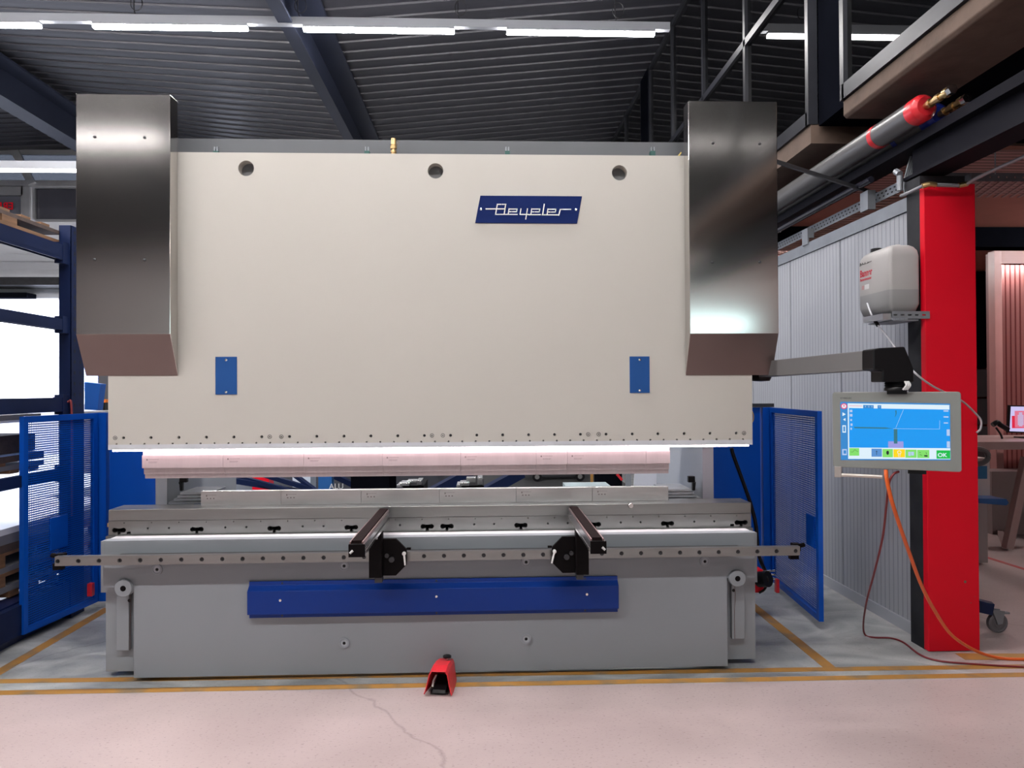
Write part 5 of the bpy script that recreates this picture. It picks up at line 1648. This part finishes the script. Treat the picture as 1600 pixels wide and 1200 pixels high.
tag(MB().box(ax(1548, 7.3), 7.4, 7.3, 7.58, .0, az(737, 7.3, 1560)).build('low_cabinet', mat('low_cabinet_grey', (0.26, 0.20, 0.20), .4)), 'low grey cabinet coloured as if red-lit under the high desk', 'cabinet')
wm = empty('test_stand', (ax(1535, 6.0), 6.0, 0), 'white stand with blue label and coiled hose beside the red column', 'stand')
MB().box(ax(1500, 6.0), ax(1545, 6.0), 6.0, 6.3, az(775, 6.0, 1540), az(716, 6.0, 1540)).build('body', mat('red_lit_white_paint', (0.62, 0.52, 0.50), .4), wm)
MB().box(ax(1500, 6.0), ax(1547, 6.0), 6.05, 6.35, .02, az(775, 6.0, 1540)).build('pedestal', mat('pedestal_grey', (0.34, 0.28, 0.28), .5), wm)
MB().box(ax(1510, 5.995), ax(1541, 5.995), 5.995, 5.999, az(748, 6.0, 1540), az(728, 6.0, 1540)).build('label_plate', mat('label_blue', (0.02, 0.14, 0.30), .4), wm)
MB().tube([at(1526 + 18 * math.cos(a), 713 + 12 * math.sin(a), 5.94) for a in [2 * math.pi * k / 16 for k in range(17)]], .022, 8, 3).build('hose_coil', mat('hose_grey', (0.10, 0.09, 0.09), .5), wm)
MB().prism([(ax(1515, 5.9), az(783, 5.9, 1540)), (ax(1557, 5.9), az(787, 5.9, 1540)), (ax(1561, 5.9), az(783, 5.9, 1540)), (ax(1557, 5.9), az(777, 5.9, 1540)), (ax(1515, 5.9), az(776, 5.9, 1540))], 'y', 5.8, 5.99).build('tray', mat('tray_blue', (0.02, 0.10, 0.30), .4), wm)
cs = empty('castor_leg', (ax(1557, 4.5), 4.5, 0), 'dark blue leg with swivel castor poking out behind the foot of the red column', 'castor leg')
pw = atz(1558, 988)
wz = .062
MB().bar((pw.x - .36, pw.y + .12, .215), (pw.x - .03, pw.y + .0, .150), .06, .075).build('leg', RACKBLUE, cs, bevel=.004)
MB().lathe((pw.x + .0, pw.y - .016, wz), (0, 1, 0), [(0, 0), (0, .026), (.004, .030), (.004, .046), (.0, .05), (.004, .062), (.028, .062), (.032, .05), (.032, 0)], 28).build('wheel', mat('castor_rubber', (0.12, 0.11, 0.12), .5), cs)
MB().prism([(pw.x - .045, .150), (pw.x + .035, .140), (pw.x + .02, .06), (pw.x - .012, .055)], 'y', pw.y - .024, pw.y - .018).prism([(pw.x - .045, .150), (pw.x + .035, .140), (pw.x + .02, .06), (pw.x - .012, .055)], 'y', pw.y + .018, pw.y + .024).build('fork', GALV, cs)
MB().box(pw.x - .0, pw.x + .075, pw.y - .014, pw.y + .014, .118, .128).build('brake_pedal', GALV, cs)
la = at(1523, 357, 8.0); lb = at(1620, 311, 6.4)
lb.z = la.z
l2 = empty('strip_lamp', ((la + lb) / 2), 'slanting strip lamp in the reddish room right of the red column', 'lamp')
MB().bar(la, lb, .05, .04).build('diffuser', LEDTUBE, l2)
MB().bar(la + Vector((0, 0, .05)), lb + Vector((0, 0, .05)), .07, .06).build('housing', WALLW, l2)
tag(MB().tube([at(1563, 305, 6.8), at(1566, 312, 6.8), at(1565, 322, 6.8)], .012, 8).build('lamp_hanger', DSTEEL), 'dark hook holding the slanting strip lamp', 'hook')
# lamps added for more light in that room, past the picture's right edge
for (x, y) in ((6.6, 6.4), (4.2, 9.2)):
    e = empty('strip_lamp', (x, y, 3.25), 'added strip lamp under the low ceiling, %s' % ('by the ribbed cabinet' if y < 7 else 'behind the white wall'), 'lamp', 'added low ceiling lamps')
    MB().box(x - .5, x + .5, y - .03, y + .03, 3.22, 3.25).build('diffuser', LEDTUBE, e)
    MB().box(x - .55, x + .55, y - .035, y + .035, 3.251, 3.29).build('housing', WALLW, e)

# ================================================================== OUTDOORS BEYOND THE GATE
struct(MB().box(-40, 20, YB + .21, 60, -.25, -.05).build('outdoor_ground', mat('pale_paving', (0.55, 0.55, 0.56), .8)))
fb = empty('office_building', (-15, 26, -.05), 'white building with blue slatted windows across the yard, seen through the gate', 'building')
YF_ = 26.0
FW = mat('facade_white', (0.85, 0.85, 0.87), .7)
MB().box(-32, 0, YF_, YF_ + 6, -.05, 6.5).build('facade', FW, fb)
SLAT = bars_material('slatted_blind', (0.20, 0.23, 0.62), (0.42, 0.62, 0.85), 2, .085, .35, .5)
def fz(py): return az(py, YF_, 40)
gx = [-40, 10, 43, 58, 88] 
for r0, r1 in ((551, 578), (581, 611)):
    for (a, c) in ((-26, 9), (13, 43), (46, 57), (60, 89), (94, 125), (128, 160)):
        o = MB().box(ax(a, YF_), ax(c, YF_), YF_ - .03, YF_ - .002, fz(r1), fz(r0)).build('window', SLAT if a != 60 else mat('grey_blind', (.42, .42, .44), .6, noise=.2, scale=3), fb)
struct(MB().box(-14.0, -6, 19, 19.2, -.05, az(632, 19, 40)).build('trim_10', mat('yard_wall', (0.30, 0.30, 0.34), .8)))
for o in list(COL.objects):
    if o.parent is None and o.type in ('MESH', 'EMPTY') and not o.get('kind') and not o.get('label'):
        print('NO LABEL', o.name)
